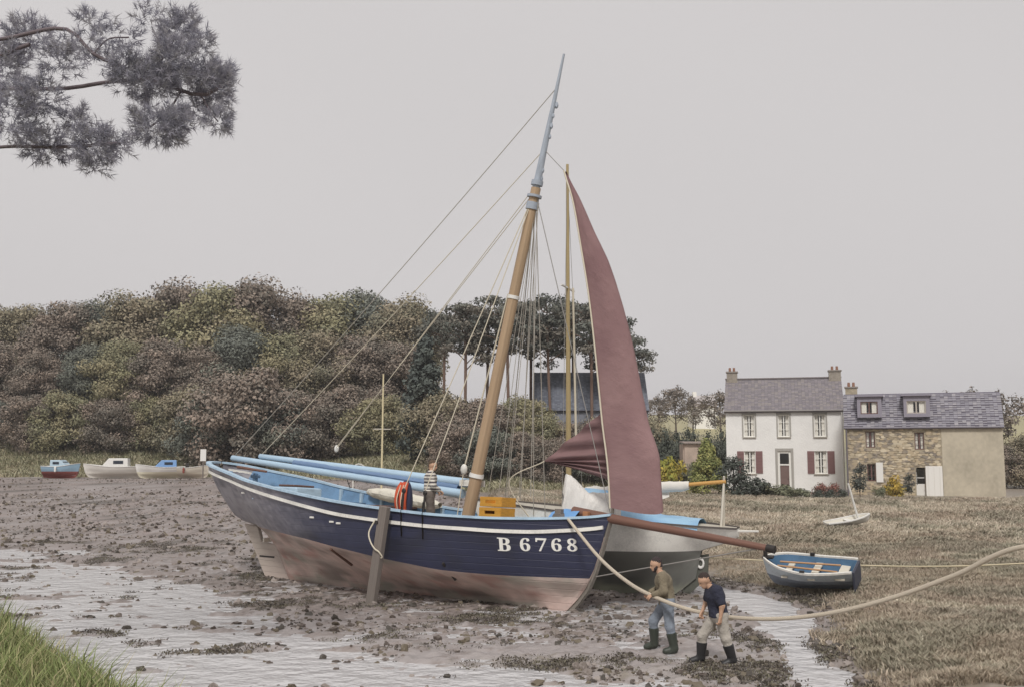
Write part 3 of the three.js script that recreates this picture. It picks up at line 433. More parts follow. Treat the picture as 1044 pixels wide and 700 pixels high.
// loose gear on deck
function onDeck(name, label, cat, s, u, v, group) { const t = thing(name, label, cat, fromBoat(s, u, v), 0, group); t.quaternion.copy(BQ); return t; }
{
  const cm = std('#d39a3c', .6, { map: rep(TX.wear, 1) }); const c0 = hull.sheer(CRS) + .025;
  for (let k = 0; k < 2; k++) {
    const t = onDeck('fish_crate', k ? 'upper of two stacked orange fish crates beside the mast' : 'lower of two stacked orange fish crates beside the mast', 'crate', CRS + .015 * k, c0 + .265 * k, .1, 'orange fish crates');
    for (const z of [.29, -.29]) for (const [hh, yy] of [[.085, .045], [.085, .205]]) mesh('side_slat', box(.7, hh, .03, 0, yy, z, .008), cm, t);
    for (const x of [.34, -.34]) mesh('end_panel', box(.03, .24, .58, x, .125, 0, .008), cm, t);
    for (const z of [.29, -.29]) for (const x of [-.25, .25]) mesh('side_post', box(.17, .1, .026, x * 1.0, .125, z), cm, t);
    mesh('floor', box(.66, .02, .56, 0, .02, 0), cm, t);
  }
  // bundle of white canvas along the port rail
  const g = grid(40, 14, (a, b) => { const s = mix(2.3, 5.3, a), th = b * Math.PI * 2, r = .2 * Math.pow(Math.sin(Math.PI * clamp(a * .94 + .03)), .4) * (1 + .35 * fbm(a * 9, b * 3, 3)); return [s - 3.8, r * Math.sin(th) + (hull.sheer(s) - hull.sheer(3.8)), r * 1.3 * Math.cos(th), a * 3, b]; });
  const w = tag(mesh('canvas_roll', g, std('#d9d3c4', .9, { bumpMap: bump1, bumpScale: .03 })), 'roll of off white canvas along the far rail of the navy boat', 'canvas'); w.position.copy(fromBoat(3.8, hull.sheer(3.8) + .08, -1.8)); w.quaternion.copy(BQ);
  // orange bag beside the man
  const t = onDeck('kit_bag', 'orange red kit bag with dark flanks standing beside the man on deck', 'bag', 6.9, hull.sheer(6.9) - .38, 1.35);
  const bagG = (r0, zz) => grid(16, 16, (a, b) => { const th = b * Math.PI * 2, q = Math.pow(Math.sin(Math.PI * clamp(a * .96 + .02)), .45); return [r0 * q * Math.cos(th) * (1 + .1 * fbm(a * 5, b * 4, 2)), 1.12 * a + .02, zz * q * Math.sin(th), b, a]; });
  mesh('body', bagG(.2, .2), std('#3c3f58', .85), t);
  for (const x of [-.1, .03, .14]) mesh('panel', tube([V(x, .35, .17), V(x * 1.2, .6, .235), V(x * 1.1, .9, .2), V(x * .7, 1.08, .1)], .055, 8).scale(1, 1, .9), std('#c4512f', .7), t);
  for (const x of [-.04, .09]) mesh('strap', tube([V(x, .3, .2), V(x * 1.1, .65, .27), V(x * .8, 1.02, .17)], .014, 6), std('#d6c7b0', .8), t);
}
console.log('craft');
// ---------------------------------------------------------------- foliage
function leaves(lobes, rnd, { size = .4, n = 150, cols, shell = .45, up = .3 }) {
  const p = [], c = [], nn = [], ix = []; const X = V(), Y = V(), N = V();
  for (const l of lobes) {
    const base = cols[Math.floor(rnd() * cols.length)], cnt = Math.round(n * (l.k || 1));
    for (let i = 0; i < cnt; i++) {
      const th = rnd() * 6.283, cz = rnd() * 2 - 1, sz = Math.sqrt(1 - cz * cz), r = Math.pow(rnd(), shell);
      N.set(sz * Math.cos(th), cz, sz * Math.sin(th)); const x = l.x + N.x * r * l.rx, y = l.y + N.y * r * l.ry, z = l.z + N.z * r * l.rx;
      N.x += (rnd() - .5) * 1.8; N.y += (rnd() - .5) * 1.8 + up; N.z += (rnd() - .5) * 1.8; N.normalize();
      X.set(rnd() - .5, rnd() - .5, rnd() - .5).cross(N).normalize(); Y.crossVectors(N, X);
      const s = size * (.6 + .8 * rnd()), w = s * (.45 + .3 * rnd()), k = p.length / 3, v = .75 + .5 * rnd();
      const o2 = cols[Math.floor(rnd() * cols.length)], q = mix3(base, o2, .35);
      for (const [a, b] of [[-1, 0], [0, -1], [1, 0], [0, 1]]) { p.push(x + X.x * a * s / 2 + Y.x * b * w / 2, y + X.y * a * s / 2 + Y.y * b * w / 2, z + X.z * a * s / 2 + Y.z * b * w / 2); nn.push(N.x, N.y, N.z); c.push(q[0] * v, q[1] * v, q[2] * v); }
      ix.push(k, k + 1, k + 2, k, k + 2, k + 3);
    }
  }
  const g = new THREE.BufferGeometry(); g.setAttribute('position', new THREE.Float32BufferAttribute(p, 3)); g.setAttribute('normal', new THREE.Float32BufferAttribute(nn, 3)); g.setAttribute('color', new THREE.Float32BufferAttribute(c, 3)); g.setIndex(ix); return g;
}
const leafM = vcm(.9), barkM = std('#6b6058', .95, { bumpMap: bump3, bumpScale: .03 }), barkPine = std('#7b6457', .95, { bumpMap: bump3, bumpScale: .03 });
function treeKind(seed, o) {
  const r = rng(seed), lobes = [], limbs = [], tb = [];
  const top = o.h, R = o.R;
  const lean = V((r() - .5) * .08 * top, top * .9, (r() - .5) * .08 * top);
  for (let i = 0; i < o.lobes; i++) {
    let x, y, z;
    if (o.form === 'pine') { const t = r(), th = r() * 6.28, d = R * Math.sqrt(r()) * (1.05 - .45 * t); y = mix(o.base, top, t); x = d * Math.cos(th) + lean.x * y / top; z = d * Math.sin(th) + lean.z * y / top; lobes.push({ x, y, z, rx: .9 + .9 * r(), ry: .45 + .35 * r() }); }
    else if (o.form === 'cone') { const t = Math.pow(r(), .8), th = r() * 6.28, d = R * (1 - t) * (.5 + .5 * r()) + .1; y = mix(o.base, top, t); x = d * Math.cos(th); z = d * Math.sin(th); lobes.push({ x, y, z, rx: .5 + .45 * R * .3 * (1 - t), ry: .35 + .3 * r() }); }
    else { const th = r() * 6.28, cy = Math.pow(r(), .75), prof = Math.sqrt(Math.max(.02, 1 - Math.pow(cy * 2 - .9, 2) * .8)), d = R * prof * Math.pow(r(), .45) * .9; y = mix(o.base, top - 1, cy) + (r() - .5); x = d * Math.cos(th) + lean.x * y / top; z = d * Math.sin(th) + lean.z * y / top; const q = (o.lobeR || 1.5) * (.6 + .8 * r()); lobes.push({ x, y, z, rx: q, ry: q * (.55 + .3 * r()), k: q * q / 2 }); }
  }
  if (o.h > 3) {
    const tr = o.tr || .035 * top * .6; tb.push(tube([V(0, -.4, 0), V(lean.x * .15, top * .2, lean.z * .1), V(lean.x * .55, top * .55, lean.z * .6), V(lean.x * .9, top * .82, lean.z * .9)], tr * .55, 8, 10)); tb.push(rod(V(0, -.5, 0), V(lean.x * .2, top * .3, lean.z * .2), tr, tr * .6, 8));
    for (let i = 0; i < lobes.length; i += o.form === 'pine' ? 2 : 4) { const l = lobes[i], y0 = Math.max(top * .22, l.y - (o.form === 'pine' ? 1.2 : .32 * top * r() + 1)); const a = V(lean.x * y0 / top, y0, lean.z * y0 / top), b = V(l.x, l.y, l.z), m = a.clone().lerp(b, .5).add(V(0, (r() - .3) * .8, 0)); tb.push(tube([a, m, b], tr * .16 + .015, 5, 5)); }
  }
  return { crown: leaves(lobes, r, o), trunk: tb.length ? merge(tb) : null };
}
function plant(name, kind, label, cat, x, z, sc, turn, group, bark = barkM) {
  const t = thing(name, label, cat, V(x, G(x, z), z), turn, group);
  if (kind.trunk) mesh('trunk', kind.trunk, bark, t).scale.setScalar(sc); const c = mesh(kind.trunk ? 'crown' : 'foliage', kind.crown, leafM, t); c.scale.setScalar(sc); return t;
}
const OAK = [['#8a836d', '#948a72', '#787664', '#9a8d78'], ['#8f8276', '#877b70', '#9b8a7c', '#777268'], ['#72756b', '#7e7f71', '#6a6e67'], ['#9d9375', '#938e6e', '#828168']].map((a) => a.map(H));
const oaks = [0, 1, 2, 3, 1, 0].map((c, i) => treeKind(100 + i, { form: 'oak', h: 15 + i % 3, R: 5.2 + (i % 2) * .8, base: 2.5 + (i % 3), lobes: 78, lobeR: 1.95, n: 250, size: .33, shell: .6, cols: OAK[c], tr: .38 }));
const thickets = [0, 1, 2, 3].map((c, i) => treeKind(150 + i, { form: 'oak', h: 9, R: 6, base: .3, lobes: 95, lobeR: 1.5, n: 210, size: .3, shell: .6, cols: OAK[c], tr: .25 }));
const pines = [0, 1, 2].map((i) => treeKind(200 + i, { form: 'pine', h: 16 + i, R: 3.6, base: 11.2 - i * .4, lobes: 34, n: 130, size: .34, cols: ['#666a62', '#706f66', '#7f776c', '#5f635d'].map(H), tr: .3 }));
const spruce = treeKind(231, { form: 'cone', h: 11, R: 3.2, base: .8, lobes: 110, n: 70, size: .36, cols: ['#545b56', '#5d635c', '#4f5653'].map(H), tr: .25 });
const thin = treeKind(241, { form: 'oak', h: 10, R: 4, base: 3.5, lobes: 40, lobeR: 1.2, n: 70, size: .4, cols: ['#857b72', '#77716a', '#8d8176'].map(H), tr: .22 });
const bushK = (seed, cols, n = 260, size = .26, lob = 20) => treeKind(seed, { form: 'oak', h: 2.2, R: 1.3, base: .3, lobes: lob, lobeR: .62, n, size, cols: cols.map(H) });
const bushes = { dark: bushK(301, ['#565b50', '#62665a', '#50544e']), mid: bushK(302, ['#74765f', '#807d64', '#696e5b']), yellow: bushK(303, ['#a39a45', '#8f9245', '#b3a04a']), brown: bushK(304, ['#7b6a4f', '#6b604a', '#87745a']), rose: bushK(305, ['#8d5f58', '#6b5f4a', '#9a6d63']), ochre: bushK(306, ['#b89a45', '#9a8a45', '#8a7a40']) };
const ORD = ['first', 'second', 'third', 'fourth', 'fifth', 'sixth', 'seventh', 'eighth', 'ninth', 'tenth', 'eleventh', 'twelfth', 'thirteenth', 'fourteenth', 'fifteenth'];
{ // wooded bank on the left: three ranks
  const r = rng(5), cn = { f: 0, m: 0, b: 0 }, tone = ['olive brown', 'russet brown', 'grey green', 'yellowish', 'russet brown', 'olive brown'], gl = { f: (i, t) => `low ${t} oak, ${ORD[i]} from the left in the front rank of the wooded bank`, m: (i, t) => `${t} oak, ${ORD[i]} from the left in the middle rank of the wooded bank`, b: (i, t) => `tall ${t} oak against the sky, ${ORD[i]} from the left in the wooded bank` };
  let k = 0;
  const put = (px, d, tipPy, rank, kk) => { const q = at(px, 465, d), g = G(q.x, q.z), K = kk ?? (k++ * 5 + Math.floor(r() * 6)) % 6, H0 = 15 + K % 3 + .6; const low = rank === 'f', sc = Math.max(.35, (at(px, tipPy, d).y - g) / (low ? 9.2 : H0)); plant('oak_tree', low ? thickets[[0, 1, 2, 3, 1, 0][K]] : oaks[K], gl[rank](cn[rank]++, tone[K]), 'tree', q.x, q.z, sc, r() * 6.28, { f: 'front rank of the wood', m: 'middle rank of the wood', b: 'back rank of the wood' }[rank]); };
  for (const [px, py] of [[-70, 300], [-25, 302], [15, 306], [58, 302], [95, 306], [135, 296], [172, 287], [215, 290], [255, 284], [296, 300], [335, 299], [372, 295], [408, 302]]) put(px, 140 + r() * 8, py + 1, 'b');
  for (const [px, py] of [[-55, 352], [-5, 350], [38, 356], [84, 350], [122, 346], [160, 340], [205, 352], [240, 330], [285, 340], [322, 335], [362, 338], [396, 345]]) put(px, 130 + r() * 6, py, 'm');
  for (const [px, py] of [[-60, 412], [-15, 405], [25, 402], [66, 398], [108, 404], [150, 400], [190, 392], [222, 398], [250, 372], [282, 396], [315, 398], [352, 390], [385, 402]]) put(px, (px < 200 ? 125 : 118) + r() * 4, py, 'f');
}
{ // tall pines behind the masts, sky between their stems
  const r = rng(9);
  let pc = 0; for (const [px, py, d, k] of [[452, 316, 118, 0], [474, 304, 110, 1], [496, 299, 114, 2], [519, 306, 108, 0], [541, 303, 115, 1], [562, 298, 111, 2], [584, 305, 116, 0], [604, 303, 109, 1], [624, 318, 114, 2], [640, 342, 112, 0]]) { const q = at(px, 465, d), g = G(q.x, q.z), sc = (at(px, py, d).y - g) / (16.6 + k); plant('pine_tree', pines[k], `tall bare stemmed pine, ${ORD[pc++]} from the left in the clump behind the masts`, 'tree', q.x, q.z, sc, r() * 6.28, 'pine clump behind the masts', barkPine); }
  for (const [px, py, d] of [[432, 342, 106]]) { const q = at(px, 465, d), g = G(q.x, q.z); plant('spruce_tree', spruce, 'dark conical spruce left of the workboat mast', 'tree', q.x, q.z, (at(px, py, d).y - g) / 11.2, .4); }
  let uc = 0; for (const [px, py, d] of [[452, 398, 105], [478, 404, 104], [505, 410, 103], [530, 402, 105], [552, 422, 100], [578, 428, 101], [606, 424, 100], [632, 418, 102], [654, 424, 104], [466, 428, 96], [498, 434, 95], [532, 438, 95], [565, 444, 94], [600, 446, 94], [634, 446, 94]]) { const q = at(px, 465, d), g = G(q.x, q.z), K = Math.floor(r() * 6); plant('undergrowth_tree', thickets[K % 4], (uc++, uc <= 9 ? `low bushy tree under the tall pines, ${ORD[uc - 1]} from the left of the farther row` : `low bushy tree under the tall pines, ${ORD[uc - 10]} from the left of the nearer row`), 'tree', q.x, q.z, Math.max(.2, (at(px, py, d).y - g) / 9.2), r() * 6.28, 'undergrowth below the pines'); }
  for (const [px, py, d] of [[672, 402, 150], [690, 392, 152], [707, 402, 149], [736, 396, 140], [655, 404, 155], [752, 402, 146], [968, 398, 120], [990, 394, 124], [1020, 396, 122]]) { const q = at(px, 465, d), g = G(q.x, q.z); plant('field_tree', thin, { 968: 'thin brown tree above the right end of the stone house roof', 990: 'second thin brown tree at the right end of the stone house', 1020: 'rightmost thin brown tree beyond the stone house', 672: 'thin brown field tree just right of the tan sail', 690: 'tallest thin brown field tree right of the tan sail', 707: 'thin brown field tree touching the far white cottage', 736: 'thin brown field tree right of the far white cottage', 655: 'thin brown field tree half behind the tan sail', 752: 'thin brown tree behind the left chimney of the white house' }[px], 'tree', q.x, q.z, (at(px, py, d).y - g) / 10, r() * 6.28, px > 900 ? 'trees behind the stone house' : 'field edge trees'); }
}
const hedgeK = treeKind(310, { form: 'oak', h: 5, R: 2, base: .2, lobes: 46, lobeR: .8, n: 300, size: .26, shell: .6, cols: ['#565b50', '#62665a', '#50544e'].map(H), tr: .1 });
for (const [px, py, k, l] of [[1022, 452, 1, 'russet thicket just right of the stone house'], [1050, 440, 0, 'olive thicket at the far right edge beyond the stone house']]) { const q = at(px, 465, 96), g = G(q.x, q.z); plant('thicket', thickets[k], l, 'tree', q.x, q.z, (at(px, py, 96).y - g) / 9.2, px, 'thickets right of the stone house'); }
function putBush(kind, label, px, pyTop, pyBot, d, wpx, group, name = 'shrub') {
  const q = at(px, pyBot, d), g = G(q.x, q.z); const top = at(px, pyTop, d).y - g; const t = thing(name, label, 'shrub', V(q.x, g, q.z), (px * 7.3) % 6.28, group); const w = wpx * d / F, big = top > 3.2 && kind === 'dark', c = mesh('foliage', big ? hedgeK.crown : bushes[kind].crown, leafM, t); if (big) c.scale.set(w / 4.4, top / 5.2, w / 4.4); else c.scale.set(w / 3.1, top / 2.15, w / 3.1); return t;
}
{ // hedges, shrubs and garden plants on the right
  const r = rng(12);
  let hc = 0; for (let px = 664; px < 745; px += 11) putBush('dark', `dark leafy shrub, ${ORD[hc++]} from the left in the hedge left of the white house`, px + r() * 5, 431 + r() * 6, 480, 99 + r() * 4, 30, 'dark hedge left of the house', 'hedge_shrub');
  let sc2 = 0; for (let px = 656; px < 745; px += 15) putBush(r() < .4 ? 'brown' : 'mid', `low scrub bush below the dark hedge, ${ORD[sc2++]} from the left`, px, 462 + r() * 10, 492, 90 + r() * 3, 30, 'scrub below the hedge', 'scrub_bush');
  putBush('yellow', 'low yellow green bush right of the tan sail', 683, 460, 488, 86, 34);
  { const q = at(722, 500, 78), g = G(q.x, q.z), K = treeKind(333, { form: 'cone', h: 4.6, R: 1.75, base: .3, lobes: 80, n: 150, size: .2, cols: ['#9a9a5c', '#8a8f58', '#a6a064', '#78804f'].map(H), tr: .1 }); plant('conical_shrub', K, 'yellow green conical shrub left of the white house', 'shrub', q.x, q.z, (at(722, 450, 78).y - g) / 4.7, 1); }
  { const q = at(748, 505, 76), g = G(q.x, q.z); const K = treeKind(334, { form: 'oak', h: 4.2, R: 1.5, base: .4, lobes: 26, lobeR: .8, n: 320, size: .2, cols: ['#50564e', '#595e55', '#484d48'].map(H), tr: .1 }); plant('dark_shrub', K, 'tall dark green shrub beside the yellow green conical one', 'shrub', q.x, q.z, (at(748, 457, 76).y - g) / 4.3, 2); }
  for (const [px, py, w, k] of [[772, 484, 40, 'dark'], [793, 490, 36, 'mid'], [760, 488, 34, 'dark'], [812, 495, 30, 'mid']]) putBush(k, { 772: 'rounded dark garden bush under the left shuttered window', 793: 'rounded mid green garden bush in front of the house door', 760: 'rounded dark garden bush at the left corner of the white house', 812: 'low mid green garden bush right of the house door' }[px], px, py, 512, 75, w, 'bushes before the white house', 'garden_bush');
  for (const px of [836, 848, 858]) putBush('dark', `clipped dark hedge plant between the two houses, ${ORD[[836, 848, 858].indexOf(px)]} from the left`, px, 497, 514, 72, 18, 'clipped hedge between the houses', 'hedge_plant');
  for (const px of [838, 850]) putBush('rose', px < 840 ? 'left reddish flowering bush under the right shuttered window' : 'right reddish flowering bush near the corner of the white house', px, 488, 503, 78, 19, 'reddish flowering bushes', 'flowering_bush');
  putBush('ochre', 'golden yellow bush against the stone house', 912, 483, 506, 74, 24); putBush('mid', 'small green bush left of the golden one', 897, 493, 506, 74, 16);
  { const K = treeKind(340, { form: 'oak', h: 3.4, R: .5, base: .1, lobes: 26, lobeR: .5, n: 330, size: .17, cols: ['#50544e', '#595d57'].map(H), tr: .05 }); for (const [px, py, l] of [[877, 462, 'dark climbing shrub at the left end of the stone house'], [927, 475, 'dark climbing shrub beside the stone house doorway']]) { const q = at(px, 503, 74.6), g = G(q.x, q.z); plant('climbing_shrub', K, l, 'shrub', q.x, q.z, (at(px, py, 74.6).y - g) / 3.4, px, 'climbing shrubs on the stone house'); } }
}
// ---------------------------------------------------------------- houses
const glassM = new THREE.MeshPhysicalMaterial({ color: 0xffffff, transmission: 1, thickness: 0, roughness: .04, ior: 1.5 }), curtainM = std('#e8e4da', .9);
function wallShape(w, h, holes) { const s = new THREE.Shape([[0, 0], [w, 0], [w, h], [0, h]].map((p) => new THREE.Vector2(...p))); for (const [x, y, a, b] of holes) s.holes.push(new THREE.Path([[x, y], [x, y + b], [x + a, y + b], [x + a, y]].map((p) => new THREE.Vector2(...p)))); return s; }
function windowPart(house, x, y, w, h, fm, { bars = 2, curtain = 1, sill = 1, z = -.16, surround } = {}) {
  const win = mesh('window', merge([box(w, .07, .07, x + w / 2, y + h - .035, z), box(w, .07, .07, x + w / 2, y + .035, z), box(.07, h - .14, .07, x + .035, y + h / 2, z), box(.07, h - .14, .07, x + w - .035, y + h / 2, z), box(.1, h - .14, .06, x + w / 2, y + h / 2, z)]), fm, house);
  for (let i = 1; i <= bars; i++) for (const sx of [.25, .75]) mesh('glazing_bar', box(w / 2 - .13, .035, .04, x + w * sx, y + h * i / (bars + 1), z), fm, win);
  for (const sx of [.25, .75]) mesh('pane', new THREE.PlaneGeometry(w / 2 - .1, h - .12).translate(x + w * sx, y + h / 2, z - .01), glassM, win);
  if (curtain) for (const sx of [.2, .8]) mesh('curtain', grid(10, 1, (a, b) => [x + w * sx + (a - .5) * w * .3, y + h * b, z - .12 + .025 * Math.sin(a * 22)]), curtainM, win);
  if (sill) mesh('sill', box(w + .2, .09, .2, x + w / 2, y - .05, .03, .02), std('#b5afa4', .8), win);
  return win;
}
function slateRoof(house, x0, x1, yE, zE, yR, zR, name = 'roof_slope', cols = ['#7d777a', '#847d80', '#787276', '#88817f']) { // courses of slates, joined: too small to pick apart
  const r = rng(Math.round(x1 * 31)), L = Math.hypot(yR - yE, zR - zE), rows = Math.round(L / .2), ang = Math.atan2(yR - yE, -(zR - zE)); const gs = [], n = Math.round((x1 - x0) / .28), cs = cols.map(H);
  const base = mesh(name, new THREE.BoxGeometry(x1 - x0, .1, L).rotateX(ang).translate((x0 + x1) / 2, (yE + yR) / 2 - .08, (zE + zR) / 2), std('#55505a', .9), house);
  for (let j = 0; j < rows; j++) for (let i = 0; i < n; i++) { const w = (x1 - x0) / n, t = (j + .5) / rows; const c = cs[Math.floor(r() * 4)], k = .92 + .16 * r(), g = strip(new THREE.BoxGeometry(w - .012, .016 + .012 * r(), L / rows + .05).rotateX(ang - .05)).translate(x0 + w * (i + .5), mix(yE, yR, t), mix(zE, zR, t)); gs.push(tint(g, () => [c[0] * k, c[1] * k, c[2] * k])); }
  const m = mesh('slates', mergeGeometries(gs), vcm(.7), base); m.userData.kind = 'stuff'; return base;
}
function chimney(house, x, y, z, w, h, d, m) { const c = mesh('chimney', box(w, h, d, x, y + h / 2, z, .02), m, house); mesh('chimney_cap', box(w + .14, .12, d + .14, x, y + h + .06, z), std('#8d857d', .9), c); for (const q of [-.2, .2]) mesh('chimney_pot', new THREE.CylinderGeometry(.1, .12, .35, 10).translate(x + q * w, y + h + .29, z), std('#8f6a58', .9), c); return c; }
{ // white house
  const D = 88, s = D / F * Math.cos(.255), x0 = at(741, 465, D).x, gY = G(at(800, 465, D).x, -D) - .1; const h = thing('white_house', 'white two storey house with grey slate roof and red brown shutters', 'house', V(x0, gY, -D), -.255);
  const X = (px) => (px - 741) * s, Yp = (py) => at(800, py, D).y - gY; const W = X(859), eave = Yp(418.5), dep = 7;
  const white = std('#f0eeea', .85, { map: rep(TX.soft, .23), bumpMap: bump1, bumpScale: .01 }), wf = std('#e9e7e0', .6), grey = std('#a7a39c', .8), sh = std('#80605e', .7), doorM = std('#75605a', .6);
  const ups = [[759, 770.5], [794, 805.5], [830, 841.5]].map(([a, b]) => [X(a), Yp(445), X(b) - X(a), Yp(423) - Yp(445)]), lows = [[759, 770.5], [829.5, 842]].map(([a, b]) => [X(a), Yp(482), X(b) - X(a), Yp(459.5) - Yp(482)]), door = [X(793), 0.12, X(806) - X(793), Yp(460) - .12];
  mesh('front_wall', new THREE.ExtrudeGeometry(wallShape(W, eave, [...ups, ...lows, door]), { depth: .4, bevelEnabled: false }).translate(0, 0, -.4), white, h);
  const gab = (x) => new THREE.ExtrudeGeometry(new THREE.Shape([[-.4, 0], [-dep, 0], [-dep, eave], [-dep / 2, eave + 2.75], [-.4, eave + .3]].map((p) => new THREE.Vector2(...p))), { depth: .35, bevelEnabled: false }).rotateY(-Math.PI / 2).translate(x, 0, 0);
  mesh('gable_wall', gab(.36), white, h); mesh('gable_wall', gab(W - .01), white, h); mesh('back_wall', box(W - .8, eave, .3, W / 2, eave / 2, -dep + .16), white, h);
  const yR = eave + 2.9; slateRoof(h, -.12, W + .12, eave - .05, .25, yR, -dep / 2); slateRoof(h, -.12, W + .12, eave - .05, -dep - .2, yR, -dep / 2);
  mesh('ridge', box(W + .3, .14, .24, W / 2, yR + .05, -dep / 2, .04), std('#77706f', .9), h); mesh('gutter', rod(V(-.1, eave - .05, .3), V(W + .1, eave - .05, .3), .07, .07, 8), std('#8c8784', .6), h); mesh('downpipe', rod(V(W - .12, .1, .08), V(W - .12, eave, .2), .045, .045, 8), wf, h);
  const stone = std('#a39a8e', .95, { map: rep(TX.wear, 1), bumpMap: bump3, bumpScale: .03 }); chimney(h, .45, yR - .75, -dep / 2, .9, 1.35, .75, stone); chimney(h, W - .4, yR - .85, -dep / 2, 1.0, 1.4, .8, stone);
  for (const u of ups) windowPart(h, ...u, wf); 
  for (const u of lows) { windowPart(h, ...u, wf); for (const e of [-1, 1]) { const w = .56, x = e < 0 ? u[0] - w / 2 - .02 : u[0] + u[2] + w / 2 + .02; const S = mesh('shutter', box(w, u[3], .05, x, u[1] + u[3] / 2, .04, .01), sh, h); for (let k = 0; k < 6; k++) mesh('shutter_slat', box(w - .12, .09, .03, x, u[1] + u[3] * (.12 + .15 * k), .07), sh, S); } }
  const dr = mesh('door', box(door[2] - .36, 2.1, .07, door[0] + door[2] / 2, door[1] + 1.05, -.15, .01), doorM, h); mesh('door_panel', box(.32, .7, .03, door[0] + door[2] / 2, door[1] + 1.5, -.1), doorM, dr); mesh('handle', new THREE.SphereGeometry(.04, 8, 6).translate(door[0] + door[2] / 2 + .26, door[1] + 1.0, -.08), M.iron, dr);
  const df = mesh('door_frame', merge([box(.16, door[3], .12, door[0] + .08, door[1] + door[3] / 2, -.12), box(.16, door[3], .12, door[0] + door[2] - .08, door[1] + door[3] / 2, -.12), box(door[2] - .32, .12, .12, door[0] + door[2] / 2, door[1] + 2.17, -.12), box(door[2] - .32, .14, .12, door[0] + door[2] / 2, door[1] + door[3] - .07, -.12)]), wf, h); mesh('fanlight', new THREE.PlaneGeometry(door[2] - .3, door[3] - 2.3).translate(door[0] + door[2] / 2, door[1] + door[3] / 2 + 1.1, -.14), glassM, df);
  mesh('door_surround', merge([box(.2, door[3] + .1, .06, door[0] - .11, door[1] + door[3] / 2, .03), box(.2, door[3] + .1, .06, door[0] + door[2] + .11, door[1] + door[3] / 2, .03), box(door[2] + .42, .22, .06, door[0] + door[2] / 2, door[1] + door[3] + .16, .03)]), grey, h);
  for (const u of ups) mesh('window_surround', merge([box(.12, u[3], .04, u[0] - .07, u[1] + u[3] / 2, .015), box(.12, u[3], .04, u[0] + u[2] + .07, u[1] + u[3] / 2, .015), box(u[2] + .26, .16, .04, u[0] + u[2] / 2, u[1] + u[3] + .09, .015)]), grey, h);
  mesh('rooflight', box(.5, .06, .5).rotateX(.69).translate(X(775), Yp(404), -1.75), wf, h); mesh('step', box(1.6, .2, .6, door[0] + door[2] / 2, .02, .35, .02), grey, h);
}
